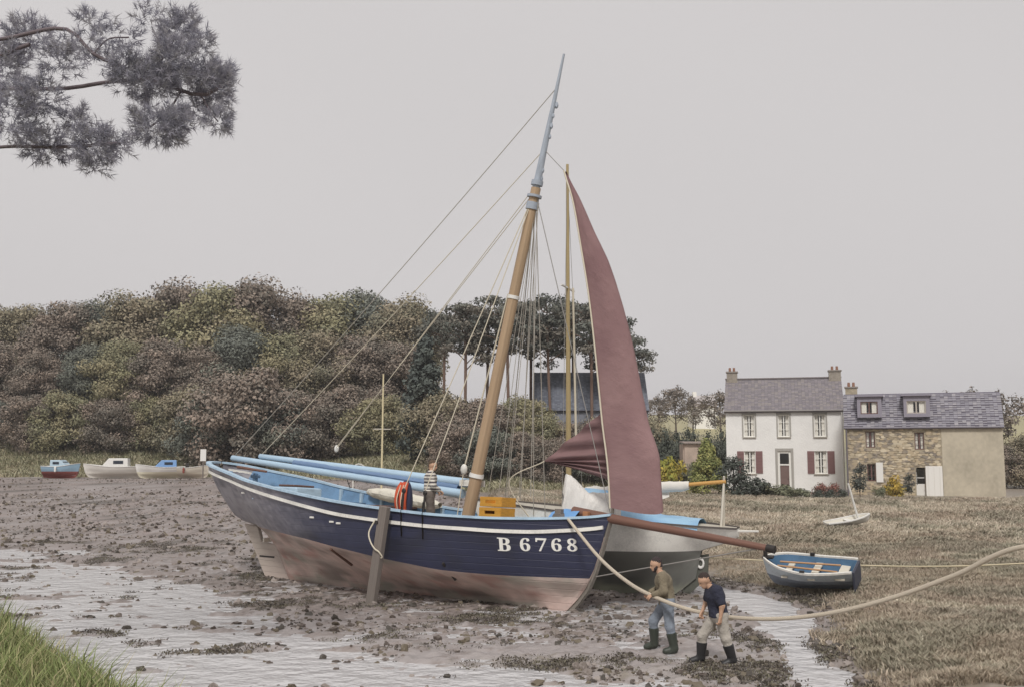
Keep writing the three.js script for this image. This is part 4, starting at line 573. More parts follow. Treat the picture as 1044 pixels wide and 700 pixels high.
{ // stone house with slated upper storey
  const D = 79, s = D / F * Math.cos(.35), x0 = at(863, 465, D).x, gY = G(at(915, 465, D).x, -D) - .15; const h = thing('stone_house', 'rubble stone house with steep slate mansard roof and two dormers', 'house', V(x0, gY, -D), -.33);
  const X = (px) => (px - 863) * s, Yp = (py) => at(915, py, D).y - gY; const W = X(1018), eave = Yp(436), dep = 7, topY = Yp(402);
  const mort = std('#b0a48e', .95, { map: rep(TX.wear, .6), bumpMap: bump3, bumpScale: .02 }), fr = std('#6e524c', .6), wf = std('#e5e2dc', .6), render = std('#c2b8a4', .9, { map: rep(TX.wear, .4) });
  const holes = [[883.5, 893, 456, 439.5], [932.5, 942, 458, 441], [884, 892.5, 490, 472.5]].map(([a, b, c, d]) => [X(a), Yp(c), X(b) - X(a), Yp(d) - Yp(c)]); const dr = [X(932.5), .12, X(941.5) - X(932.5), Yp(476) - .12];
  const Ws = X(959); mesh('front_wall', new THREE.ExtrudeGeometry(wallShape(Ws, eave, [...holes, dr]), { depth: .45, bevelEnabled: false }).translate(0, 0, -.45), mort, h);
  mesh('rendered_wall', box(W - Ws, eave, .5, (W + Ws) / 2, eave / 2, -.22), render, h); mesh('side_wall', box(.4, eave, dep - .9, .2, eave / 2, -dep / 2), mort, h); mesh('side_wall', box(.4, eave, dep - .9, W - .2, eave / 2, -dep / 2), render, h); mesh('back_wall', box(W, eave, .4, W / 2, eave / 2, -dep + .2), mort, h);
  { const r = rng(77), gs = [], cs = ['#c0b299', '#ab9d86', '#9c9080', '#cabda5', '#b3a389', '#8b8277', '#bfae93'].map(H); for (let y = .1; y < eave - .1; y += .17) for (let x = .1; x < Ws - .15; x += .25) { const cx = x + (r() - .5) * .14 + (Math.round(y / .17) % 2) * .12, cy = y + (r() - .5) * .08, rr = .1 + .08 * r(); if (cx + rr * 1.3 > Ws || cx < rr * 1.3) continue; if ([...holes, dr].some((q) => cx + rr > q[0] - .02 && cx - rr < q[0] + q[2] + .02 && cy + rr * .7 > q[1] && cy - rr * .7 < q[1] + q[3])) continue; const g = strip(new THREE.CylinderGeometry(rr * .86, rr, .05, 5 + Math.floor(r() * 3), 1)).rotateX(Math.PI / 2).rotateZ(r() * 6.28); g.scale(1.15 + .4 * r(), .62 + .25 * r(), 1); g.translate(cx, cy, .004 + .02 * r()); const c = cs[Math.floor(r() * 7)], k = .85 + .3 * r(); gs.push(tint(g, () => [c[0] * k, c[1] * k, c[2] * k])); }
    const m = mesh('rubble_stones', mergeGeometries(gs), vcm(.95), h); m.userData.kind = 'stuff'; }
  slateRoof(h, -.1, W + .1, eave, .2, topY, -1.25, 'mansard_slope', ['#8b8890', '#928f95', '#85828a', '#989498']); mesh('flat_roof', box(W + .1, .14, dep - 2, W / 2, topY + .02, -dep / 2 - .25), std('#7a7682', .8), h); mesh('roof_end', grid(1, 1, (a, b) => [-.06, mix(eave, topY, b), mix(mix(.15, -dep, a), mix(-1.25, -dep + 1, a), b)]), std('#7a7682', .8), h); mesh('roof_end', grid(1, 1, (a, b) => [W + .06, mix(eave, topY, b), mix(mix(.15, -dep, a), mix(-1.25, -dep + 1, a), b)]), std('#7a7682', .8), h);
  mesh('gutter', rod(V(-.1, eave - .02, .26), V(W, eave - .02, .26), .06, .06, 8), std('#77727a', .6), h); mesh('downpipe', rod(V(.08, .1, .1), V(.08, eave, .2), .05, .05, 8), std('#6f6a72', .6), h);
  for (const [a, b, w0, w1] of [[876, 901, 879.5, 897], [923, 949, 926, 945]]) { const xa = X(a), xb = X(b), y0 = Yp(425.5), y1 = Yp(404.5), wy0 = Yp(422), wy1 = Yp(409.5); const sheet = std('#918c97', .7);
    const dm = mesh('dormer', merge([new THREE.ExtrudeGeometry(wallShape(xb - xa, y1 - y0, [[X(w0) - xa, wy0 - y0, X(w1) - X(w0), wy1 - wy0]]), { depth: .1, bevelEnabled: false }).translate(xa, y0, .1), box(.1, y1 - y0, 1.6, xa + .05, (y0 + y1) / 2, -.7), box(.1, y1 - y0, 1.6, xb - .05, (y0 + y1) / 2, -.7)]), sheet, h); mesh('dormer_roof', box(xb - xa + .3, .12, 2, (xa + xb) / 2, y1 + .06, -.6), sheet, dm);
    windowPart(h, X(w0), wy0, X(w1) - X(w0), wy1 - wy0, a < 900 ? fr : std('#b7aea4', .6), { bars: 0, z: .12, sill: 0, curtain: 1 }); }
  for (const q of holes.slice(0, 2)) windowPart(h, ...q, fr, { sill: 0 }); windowPart(h, ...holes[2], fr, { sill: 0, curtain: 0 });
  const sp = mesh('open_shutter', box(X(900) - X(893), Yp(471) - Yp(491), .06, X(896.5), (Yp(471) + Yp(491)) / 2, .09, .01), wf, h); sp.userData.label = 'white shutter folded back beside the dark window';
  const wd = mesh('open_door', box(X(958.5) - X(942), Yp(474.5) - .1, .07, X(950.2), (Yp(474.5) + .1) / 2, .12, .02), wf, h); wd.userData.label = 'white barn door folded back against the wall'; for (const e of [-.4, 0, .4]) mesh('door_board', box(.02, Yp(474.5) - .2, .02, X(950.2) + e, (Yp(474.5) + .1) / 2, .165), std('#d6d2ca', .7), wd);
  const inner = mesh('half_glazed_door', merge([box(dr[2], .9, .06, dr[0] + dr[2] / 2, .55, -.3), box(.08, dr[3], .06, dr[0] + .04, dr[1] + dr[3] / 2, -.36), box(dr[2], .08, .06, dr[0] + dr[2] / 2, 1.45, -.36)]), wf, h); mesh('pane', new THREE.PlaneGeometry(dr[2], dr[3] - .9).translate(dr[0] + dr[2] / 2, 1.5, -.33), glassM, inner);
  chimney(h, .5, topY - .3, -dep / 2, .9, 1.0, .7, mort); mesh('floor', box(W - .8, .1, dep - .8, W / 2, .1, -dep / 2), std('#5a5048', .9), h);
}
{ // long slate roofed building behind the pines
  const D = 112, s = D / F, a = at(546, 465, D), gY = G(a.x, -D) - .2, X = (px) => (px - 546) * s, Yp = (py) => at(600, py, D).y - gY; const h = thing('slate_roofed_barn', 'long grey building with tall slate roof behind the pines', 'building', V(a.x, gY, -D), 0); const W = X(661), e = Yp(418), dep = 7, wm = std('#8b8d96', .9, { map: rep(TX.wear, .4) });
  mesh('front_wall', new THREE.ExtrudeGeometry(wallShape(W, e, [[2, 1, 1, 1.4], [5, 1, 1, 1.4], [8.5, 1, 1, 1.4]]), { depth: .4, bevelEnabled: false }).translate(0, 0, -.4), wm, h); mesh('back_wall', box(W, e, .4, W / 2, e / 2, -dep), wm, h); for (const x of [.2, W - .2]) mesh('gable_wall', new THREE.ExtrudeGeometry(new THREE.Shape([[-.4, 0], [-dep + .2, 0], [-dep + .2, e], [-dep / 2, Yp(380)], [-.4, e + .2]].map((p) => new THREE.Vector2(...p))), { depth: .3, bevelEnabled: false }).rotateY(-Math.PI / 2).translate(x + .15, 0, 0), wm, h);
  slateRoof(h, -.1, W + .1, e, .3, Yp(377), -dep / 2, 'roof_slope', ['#676b76', '#6f737d', '#60646f', '#757982']); slateRoof(h, -.1, W + .1, e, -dep - .2, Yp(377), -dep / 2, 'roof_slope', ['#6c7280', '#757b88', '#636977', '#7d828c']);
  for (const x of [2, 5, 8.5]) windowPart(h, x, 1, 1, 1.4, std('#d0ccc4', .7), { curtain: 0 });
}
{ // far white cottage between the field trees
  const D = 165, s = D / F, a = at(709, 465, D), gY = G(a.x, -D) - .2, Yp = (py) => at(715, py, D).y - gY, W = 21 * s; const h = thing('far_cottage', 'small far white cottage between the field trees', 'cottage', V(a.x, gY, -D), 0), e = Yp(414), wm = std('#efece6', .8);
  mesh('wall', merge([box(W, e, .3, W / 2, e / 2, 0), box(W, e, .3, W / 2, e / 2, -5), box(.3, e, 5.3, 0, e / 2, -2.5), box(.3, e, 5.3, W, e / 2, -2.5)]), wm, h);
  const rf = mesh('roof', new THREE.ExtrudeGeometry(new THREE.Shape([[.4, 0], [-5.4, 0], [-2.5, Yp(402) - e]].map((p) => new THREE.Vector2(...p))), { depth: W + .6, bevelEnabled: false }).rotateY(-Math.PI / 2).translate(W + .3, e, 0), std('#b7b0ae', .8), h); mesh('chimney', box(.6, 1.2, .6, .5, e + 1.9, -2.5), wm, rf);
}
{ // pale garden wall stump left of the conical shrub
  const D = 92, a = at(698, 465, D), g = G(a.x, -D), y1 = at(700, 451, D).y - g; const t = thing('garden_shed', 'pale pinkish lean-to shed between hedge and conical shrub', 'shed', V(a.x, g - .1, -D), 0); const W = 24 * D / F;
  const sm = std('#c4b0a0', .9, { map: rep(TX.wear, .7) }); mesh('wall', merge([box(W, y1, .2, W / 2, y1 / 2, 0), box(.2, y1, 2, 0, y1 / 2, -1.1), box(.2, y1, 2, W, y1 / 2, -1.1)]), sm, t); mesh('roof', box(W + .3, .1, 2.4, W / 2, y1 + .1, -1).rotateX(.05), std('#9a8c84', .9), t); mesh('door', box(.75, 1.7, .06, W * .65, .95, .12), std('#7d6a5e', .8), t);
}
console.log('far');
// ---------------------------------------------------------------- figures: one smooth skin from tapered bones
function isoMesh(sdf, lo, hi, cell) { // naive surface nets
  const n = [0, 1, 2].map((k) => Math.ceil((hi[k] - lo[k]) / cell) + 2), N = n[0] * n[1] * n[2], f = new Float32Array(N), id = new Int32Array(N).fill(-1), I = (x, y, z) => (z * n[1] + y) * n[0] + x;
  for (let z = 0; z < n[2]; z++) for (let y = 0; y < n[1]; y++) for (let x = 0; x < n[0]; x++) f[I(x, y, z)] = sdf(lo[0] + x * cell, lo[1] + y * cell, lo[2] + z * cell);
  const p = [], ix = [], nr = [];
  for (let z = 0; z < n[2] - 1; z++) for (let y = 0; y < n[1] - 1; y++) for (let x = 0; x < n[0] - 1; x++) {
    let sx = 0, sy = 0, sz = 0, c = 0, m = 0; const v = [];
    for (let k = 0; k < 8; k++) { const q = f[I(x + (k & 1), y + (k >> 1 & 1), z + (k >> 2))]; v.push(q); if (q < 0) m |= 1 << k; }
    if (m === 0 || m === 255) continue;
    for (let a = 0; a < 8; a++) for (const b of [a | 1, a | 2, a | 4]) if (b !== a && (v[a] < 0) !== (v[b] < 0)) { const t = v[a] / (v[a] - v[b]); sx += (a & 1) + t * ((b & 1) - (a & 1)); sy += (a >> 1 & 1) + t * ((b >> 1 & 1) - (a >> 1 & 1)); sz += (a >> 2) + t * ((b >> 2) - (a >> 2)); c++; }
    id[I(x, y, z)] = p.length / 3; const X = lo[0] + (x + sx / c) * cell, Y = lo[1] + (y + sy / c) * cell, Z = lo[2] + (z + sz / c) * cell; p.push(X, Y, Z); const e = cell * .5; const g = V(sdf(X + e, Y, Z) - sdf(X - e, Y, Z), sdf(X, Y + e, Z) - sdf(X, Y - e, Z), sdf(X, Y, Z + e) - sdf(X, Y, Z - e)).normalize(); nr.push(g.x, g.y, g.z);
  }
  for (let z = 1; z < n[2] - 1; z++) for (let y = 1; y < n[1] - 1; y++) for (let x = 1; x < n[0] - 1; x++) {
    const a = f[I(x, y, z)] < 0; const q = (b, i0, i1, i2, i3) => { if (a === b) return; const A = id[i0], B = id[i1], C = id[i2], D = id[i3]; if (A < 0 || B < 0 || C < 0 || D < 0) return; if (a) ix.push(A, B, C, A, C, D); else ix.push(A, C, B, A, D, C); };
    q(f[I(x + 1, y, z)] < 0, I(x, y - 1, z - 1), I(x, y, z - 1), I(x, y, z), I(x, y - 1, z));
    q(f[I(x, y + 1, z)] < 0, I(x - 1, y, z - 1), I(x - 1, y, z), I(x, y, z), I(x, y, z - 1));
    q(f[I(x, y, z + 1)] < 0, I(x - 1, y - 1, z), I(x, y - 1, z), I(x, y, z), I(x - 1, y, z));
  }
  const g = new THREE.BufferGeometry(); g.setAttribute('position', new THREE.Float32BufferAttribute(p, 3)); g.setAttribute('normal', new THREE.Float32BufferAttribute(nr, 3)); g.setAttribute('uv', new THREE.Float32BufferAttribute(new Float32Array(p.length / 3 * 2).map((_, i) => p[(i >> 1) * 3 + (i & 1)]), 2)); g.setIndex(ix); return g;
}
const smin = (a, b, k) => { const h = Math.max(k - Math.abs(a - b), 0) / k; return Math.min(a, b) - h * h * k * .25; };
function cap(b) { const [ax, ay, az, ra, bx, by, bz, rb] = b, dx = bx - ax, dy = by - ay, dz = bz - az, l = dx * dx + dy * dy + dz * dz || 1e-9; return (x, y, z) => { const t = clamp(((x - ax) * dx + (y - ay) * dy + (z - az) * dz) / l); return Math.hypot(x - ax - dx * t, y - ay - dy * t, z - az - dz * t) - mix(ra, rb, t); }; }
const field = (bones, k = .05, grow = 0, wr = 0) => { const c = bones.map(cap); return (x, y, z) => { let d = 9; for (const f of c) d = smin(d, f(x, y, z), k); return d - grow - (wr ? wr * Math.sin(y * 41 + x * 17 + Math.sin(z * 23) * 2) * .5 : 0); }; };
const bounds = (bones, pad) => { const lo = [9, 9, 9], hi = [-9, -9, -9]; for (const b of bones) for (const o of [0, 4]) for (let k = 0; k < 3; k++) { lo[k] = Math.min(lo[k], b[o + k] - b[o + 3] - pad); hi[k] = Math.max(hi[k], b[o + k] + b[o + 3] + pad); } return [lo, hi]; };
const bone = (a, ra, b, rb) => [...a, ra, ...b, rb];
function handBones(wrist, dir, down, side) { // palm, four fingers, thumb
  const w = V(...wrist), d = V(...dir).normalize(), dn = V(...down); dn.addScaledVector(d, -dn.dot(d)).normalize(); const s = d.clone().cross(dn).multiplyScalar(side), A = (v) => v.toArray(); const out = []; const P = w.clone().addScaledVector(d, .085);
  for (const o of [-.026, 0, .026]) out.push(bone(A(w.clone().addScaledVector(s, o * .6)), .02, A(P.clone().addScaledVector(s, o)), .017));
  [[-.034, .062], [-.011, .075], [.012, .07], [.034, .055]].forEach(([o, L]) => { const a = P.clone().addScaledVector(s, o), b = a.clone().addScaledVector(d, L * .5).addScaledVector(dn, L * .25), c = b.clone().addScaledVector(dn, L * .55).addScaledVector(d, -L * .1); out.push(bone(A(a), .0105, A(b), .0095), bone(A(b), .0095, A(c), .008)); });
  const t0 = w.clone().addScaledVector(d, .03).addScaledVector(s, -.03), t1 = t0.clone().addScaledVector(d, .04).addScaledVector(s, -.035).addScaledVector(dn, .015), t2 = t1.clone().addScaledVector(d, .025).addScaledVector(dn, .03); out.push(bone(A(t0), .014, A(t1), .011), bone(A(t1), .011, A(t2), .009)); return out;
}
function person(label, pos, turn, P) {
  const t = thing('person', label, 'person', pos, turn);
  const J = P.j, sk = std(P.skin || '#c09a80', .6), S = J.sh, H_ = J.hip;
  const torso = [bone(J.pelvis, .13, J.belly, .125), bone(J.belly, .125, J.chest, .145), bone([S[0][0], S[0][1] - .03, S[0][2] * .75], .085, [S[1][0], S[1][1] - .03, S[1][2] * .75], .085), bone([J.pelvis[0], J.pelvis[1] - .02, -.07], .12, [J.pelvis[0], J.pelvis[1] - .02, .07], .12), bone([J.chest[0], J.chest[1], -.07], .12, [J.chest[0], J.chest[1], .07], .12)];
  const arms = [0, 1].map((i) => [bone(S[i], .062, J.el[i], .047), bone(J.el[i], .046, J.wr[i], .031)]), legs = [0, 1].map((i) => [bone(H_[i], .098, J.kn[i], .066), bone(J.kn[i], .066, J.an[i], .046)]);
  const feet = [0, 1].map((i) => bone(J.an[i], .045, J.toe[i], .035));
  const neck = bone(J.neck, .06, J.head, .055);
  const body = [...torso, ...arms.flat(), ...legs.flat(), ...feet, neck]; const bf = field(body, .05); const geos = []; { const [lo, hi] = bounds(body, .03); geos.push(isoMesh(bf, lo, hi, .02)); }
  // head with a face, built on its own finer grid
  const h = V(...J.head), fw = V(...J.face).normalize(), up = V(...(J.crown || [0, 1, 0])); up.addScaledVector(fw, -up.dot(fw)).normalize(); const sd = fw.clone().cross(up); const hp = (f, u, s) => h.clone().addScaledVector(fw, f).addScaledVector(up, u).addScaledVector(sd, s).toArray();
  const hb = [bone(hp(-.02, .045, 0), .088, hp(.0, .03, 0), .088), bone(hp(.01, 0, 0), .075, hp(.045, -.07, 0), .048), bone(hp(-.04, .01, 0), .075, hp(-.05, -.07, 0), .05), bone(hp(.07, -.085, 0), .024, hp(.062, -.06, 0), .035)];
  const nose = [bone(hp(.09, .012, 0), .01, hp(.113, -.026, 0), .014)], brow = [bone(hp(.082, .03, -.03), .013, hp(.082, .03, .03), .013)], lips = [bone(hp(.09, -.062, -.018), .007, hp(.09, -.062, .018), .007)], ears = [1, -1].map((s) => bone(hp(-.01, .02, .08 * s), .013, hp(-.012, -.022, .078 * s), .01)), sock = [1, -1].map((s) => cap(bone(hp(.094, .008, .032 * s), .014, hp(.094, .008, .034 * s), .014)));
  const hf0 = field(hb, .05), hx = field([...nose, ...brow, ...lips, ...ears], .012), hf = (x, y, z) => { let d = smin(hf0(x, y, z), hx(x, y, z), .015); for (const q of sock) d = Math.max(d, -q(x, y, z)); return d; };
  { const [lo, hi] = bounds(hb, .05); geos.push(isoMesh(hf, lo, hi, .008)); }
  [0, 1].forEach((i) => { const w = V(...J.wr[i]), dir = J.handDir ? J.handDir[i] : w.clone().sub(V(...J.el[i])).toArray(); const hbn = handBones(J.wr[i], dir, J.palm ? J.palm[i] : [0, -1, .2], i ? 1 : -1), f = field(hbn, .012), [lo, hi] = bounds(hbn, .01); geos.push(isoMesh(f, lo, hi, .005)); });
  mesh('body', mergeGeometries(geos.map((g) => g)), sk, t);
  for (const s of [1, -1]) mesh('eye', new THREE.SphereGeometry(.011, 8, 6).translate(...hp(.083, .008, .033 * s)), std('#2d2622', .3), t);
  // clothing follows the bones
  const slv = arms.flatMap((a) => P.shortSleeve ? [[a[0][0], a[0][1], a[0][2], a[0][3], ...V(...a[0].slice(0, 3)).lerp(V(...a[0].slice(4, 7)), P.shortSleeve).toArray(), .052]] : [a[0], [...a[1].slice(0, 4), ...V(...a[1].slice(0, 3)).lerp(V(...a[1].slice(4, 7)), .86).toArray(), .036]]);
  const hem = P.hem || .02; const tf2 = field([...torso, ...slv], .06, P.thick || .022, .004); const topF = (x, y, z) => Math.max(tf2(x, y, z), (J.pelvis[1] - hem) - y, cap(bone(J.neck, .05, hp(.0, 0, 0), .075))(x, y, z) < 0 && y > J.neck[1] + .03 ? .01 : -1);
  { const [lo, hi] = bounds([...torso, ...slv], .06); let g = isoMesh(topF, lo, hi, .016); if (P.stripes) { g = tint(g, (x, y, z) => (Math.sin(y * 6.283 / .085) > .25 ? H(P.stripes) : H(P.top))); mesh('shirt', g, vcm(.95), t); } else mesh(P.topName || 'sweater', tint(g, (x, y, z) => { const c = H(P.top), k = 1 + .18 * fbm(x * 9 + z * 7, y * 9, 3); return [c[0] * k, c[1] * k, c[2] * k]; }), vcm(.95, { bumpMap: rep(TX.lump, 4), bumpScale: .012 }), t); }
  const lg = [bone([J.pelvis[0], J.pelvis[1], -.06], .13, [J.pelvis[0], J.pelvis[1], .06], .13), ...legs.flat()], lf = field(lg, .05, .02, .005); const cuts = [0, 1].map((i) => { const a = V(...J.kn[i]), b = V(...J.an[i]), u = a.clone().sub(b).normalize(), c = a.clone().lerp(b, (P.boot || .35) + .12); return [c, u, cap(bone(J.kn[i], .14, J.an[i], .14))]; }); const trF = (x, y, z) => { let d = Math.max(lf(x, y, z), y - (J.pelvis[1] + .06)); for (const [c, u, near] of cuts) if (near(x, y, z) < 0) d = Math.max(d, -((x - c.x) * u.x + (y - c.y) * u.y + (z - c.z) * u.z)); return d; }; { const [lo, hi] = bounds(lg, .05); mesh('trousers', tint(isoMesh(trF, lo, hi, .016), (x, y, z) => { const c = H(P.legs), k = 1 + .2 * fbm(x * 8 + z * 5, y * 7, 3); return [c[0] * k, c[1] * k, c[2] * k]; }), vcm(.95, { bumpMap: rep(TX.lump, 4), bumpScale: .012 }), t); }
  [0, 1].forEach((i) => { const a = V(...J.kn[i]), b = V(...J.an[i]), top = a.clone().lerp(b, P.boot || .35).toArray(); const bb = [bone(top, .092, J.an[i], .068), bone(J.an[i], .06, J.toe[i], .048), bone([J.an[i][0], J.an[i][1] - .04, J.an[i][2]], .045, [J.toe[i][0] - .02, J.toe[i][1] - .01, J.toe[i][2]], .042)], f = field(bb, .03, .006), [lo, hi] = bounds(bb, .03); const tp = V(...top); const up2 = tp.clone().sub(b).normalize(); mesh('boot', isoMesh((x, y, z) => Math.max(f(x, y, z), (x - tp.x) * up2.x + (y - tp.y) * up2.y + (z - tp.z) * up2.z), lo, hi, .012), std(P.boots, .5), t); });
  { const cap1 = field([bone(hp(-.032, .052, 0), .092, hp(-.02, .05, 0), .09), bone(hp(-.06, -.03, 0), .062, hp(-.05, .03, 0), .078)], .03), face = cap(bone(hp(.1, -.06, 0), .1, hp(.13, .03, 0), .085)); const [lo, hi] = bounds([bone(hp(-.03, .05, 0), .1, hp(-.06, -.02, 0), .1)], .03); mesh('hair', isoMesh((x, y, z) => Math.max(cap1(x, y, z) + .004 * Math.sin(x * 150 + Math.sin(y * 90) * 2 + z * 110), -face(x, y, z)), lo, hi, .009), std(P.hair, .85), t); }
  if (P.beard) { const bd = [bone(hp(.06, -.09, 0), .036, hp(.03, -.06, .045), .03), bone(hp(.06, -.09, 0), .036, hp(.03, -.06, -.045), .03), bone(hp(.0, -.03, .07), .02, hp(.03, -.07, .05), .024), bone(hp(.0, -.03, -.07), .02, hp(.03, -.07, -.05), .024)], f = field(bd, .02, .002), [lo, hi] = bounds(bd, .02); mesh('beard', isoMesh((x, y, z) => Math.max(f(x, y, z), -cap(bone(hp(.1, -.06, -.012), .012, hp(.1, -.06, .012), .012))(x, y, z)), lo, hi, .008), std(P.hair, .9), t); }
  return t;
}
{ // bearded man in the olive jersey, reaching for the rope
  const stand = (px, py) => { let Y = .05, p; for (let i = 0; i < 12; i++) { p = onY(px, py, Y); Y = mix(Y, Math.max(-.02, G(p.x, p.z) - .04), .6); } p.y = Y; return p; }; const p = stand(681, 665);
  person('bearded man in olive tan jersey and jeans wading left with the rope', p, Math.PI - .12, { j: { pelvis: [0, .96, 0], belly: [.02, 1.1, 0], chest: [.06, 1.3, 0], neck: [.12, 1.47, 0], head: [.2, 1.62, 0], face: [.95, -.32, -.1], crown: [.3, 1, 0], sh: [[.08, 1.42, -.19], [.09, 1.42, .19]], el: [[.06, 1.16, -.27], [.12, 1.16, .27]], wr: [[.27, 1.08, -.2], [.32, 1.08, .12]], palm: [[.3, -1, .5], [.3, -1, -.5]], hip: [[-.01, .92, -.095], [.01, .92, .095]], kn: [[-.04, .5, -.11], [.26, .56, .12]], an: [[-.12, .1, -.11], [.24, .13, .16]], toe: [[.05, .05, -.13], [.4, .07, .18]] }, top: '#7f7562', legs: '#868e99', boots: '#3b4038', hair: '#3a3030', beard: 1, boot: .3, hem: .08 });
  const q = stand(734, 678);
  person('dark haired man in navy top and pale trousers, right of the two on the mud', q, Math.PI + .08, { j: { pelvis: [0, .88, 0], belly: [.02, 1.0, 0], chest: [.06, 1.2, 0], neck: [.15, 1.36, 0], head: [.25, 1.47, 0], face: [.85, -.6, -.05], crown: [.55, 1, 0], sh: [[.07, 1.32, -.19], [.08, 1.32, .19]], el: [[.01, 1.07, -.26], [.14, 1.08, .27]], wr: [[.04, .86, -.25], [.24, .9, .22]], palm: [[.5, -.5, .6], [.4, -1, -.4]], hip: [[-.01, .85, -.095], [.02, .85, .095]], kn: [[-.09, .48, -.11], [.27, .5, .12]], an: [[-.2, .11, -.12], [.3, .11, .14]], toe: [[-.04, .05, -.13], [.46, .06, .16]] }, top: '#2f3140', topName: 'jersey', legs: '#b3aca2', boots: '#2c2b2c', hair: '#3a2f2b', shortSleeve: .8, boot: .3, hem: .05, thick: .028 });
  const s = 7.66, v = 1.2, d = fromBoat(s, hull.sheer(s) - .42, v);
  person('man in striped jersey standing on the deck of the navy boat', d, .15, { j: { pelvis: [0, .94, 0], belly: [.01, 1.08, 0], chest: [.02, 1.3, 0], neck: [.04, 1.48, 0], head: [.08, 1.63, 0], face: [.9, -.3, .35], sh: [[.02, 1.42, -.19], [.02, 1.42, .19]], el: [[.0, 1.14, -.26], [.06, 1.14, .26]], wr: [[.2, .98, -.2], [.24, 1.0, .18]], hip: [[0, .9, -.095], [0, .9, .095]], kn: [[.02, .49, -.11], [.04, .49, .11]], an: [[-.02, .09, -.12], [.0, .09, .12]], toe: [[.14, .04, -.14], [.16, .04, .14]] }, top: '#d9d3c8', stripes: '#4a4348', legs: '#6e645c', boots: '#3a3734', hair: '#5c4b3c', boot: .5 });
}
console.log('people');
// ---------------------------------------------------------------- grass, stones, weeds (uncountable)
function tuft(seed, n, h, w, spread) { const r = rng(seed), p = [], ix = []; for (let i = 0; i < n; i++) { const a = r() * 6.28, d = spread * Math.sqrt(r()), x = d * Math.cos(a), z = d * Math.sin(a), L = h * (.5 + .7 * r()), b = r() * 6.28, lx = Math.cos(b), lz = Math.sin(b), bend = L * (.25 + .6 * r()), k = p.length / 3, c = r() * 6.28, wx = Math.cos(c) * w / 2, wz = Math.sin(c) * w / 2; p.push(x - wx, -.03, z - wz, x + wx, -.03, z + wz, x + lx * bend * .3 - wx * .8, L * .55, z + lz * bend * .3 - wz * .8, x + lx * bend * .3 + wx * .8, L * .55, z + lz * bend * .3 + wz * .8, x + lx * bend, L * (.85 + .15 * r()), z + lz * bend); ix.push(k, k + 1, k + 2, k + 1, k + 3, k + 2, k + 2, k + 3, k + 4); } const g = new THREE.BufferGeometry(); g.setAttribute('position', new THREE.Float32BufferAttribute(p, 3)); g.setIndex(ix); g.computeVertexNormals(); return g; }
function scatter(name, geo, mat, label, cat, n, gen) { const im = new THREE.InstancedMesh(geo, mat, n), o = new THREE.Object3D(), c = new THREE.Color(); let k = 0, guard = 0; while (k < n && guard++ < n * 40) { const q = gen(); if (!q) continue; o.position.set(q.x, q.y, q.z); o.rotation.set(q.rx || 0, q.ry || 0, q.rz || 0); o.scale.set(q.sx, q.sy, q.sz ?? q.sx); o.updateMatrix(); im.setMatrixAt(k, o.matrix); c.setRGB(...q.c); im.setColorAt(k, c); k++; } im.count = k; im.name = numbered(name); im.castShadow = im.receiveShadow = true; im.userData = { kind: 'stuff', label, category: cat }; scene.add(im); return im; }
const grassM = std([1, 1, 1], .9);
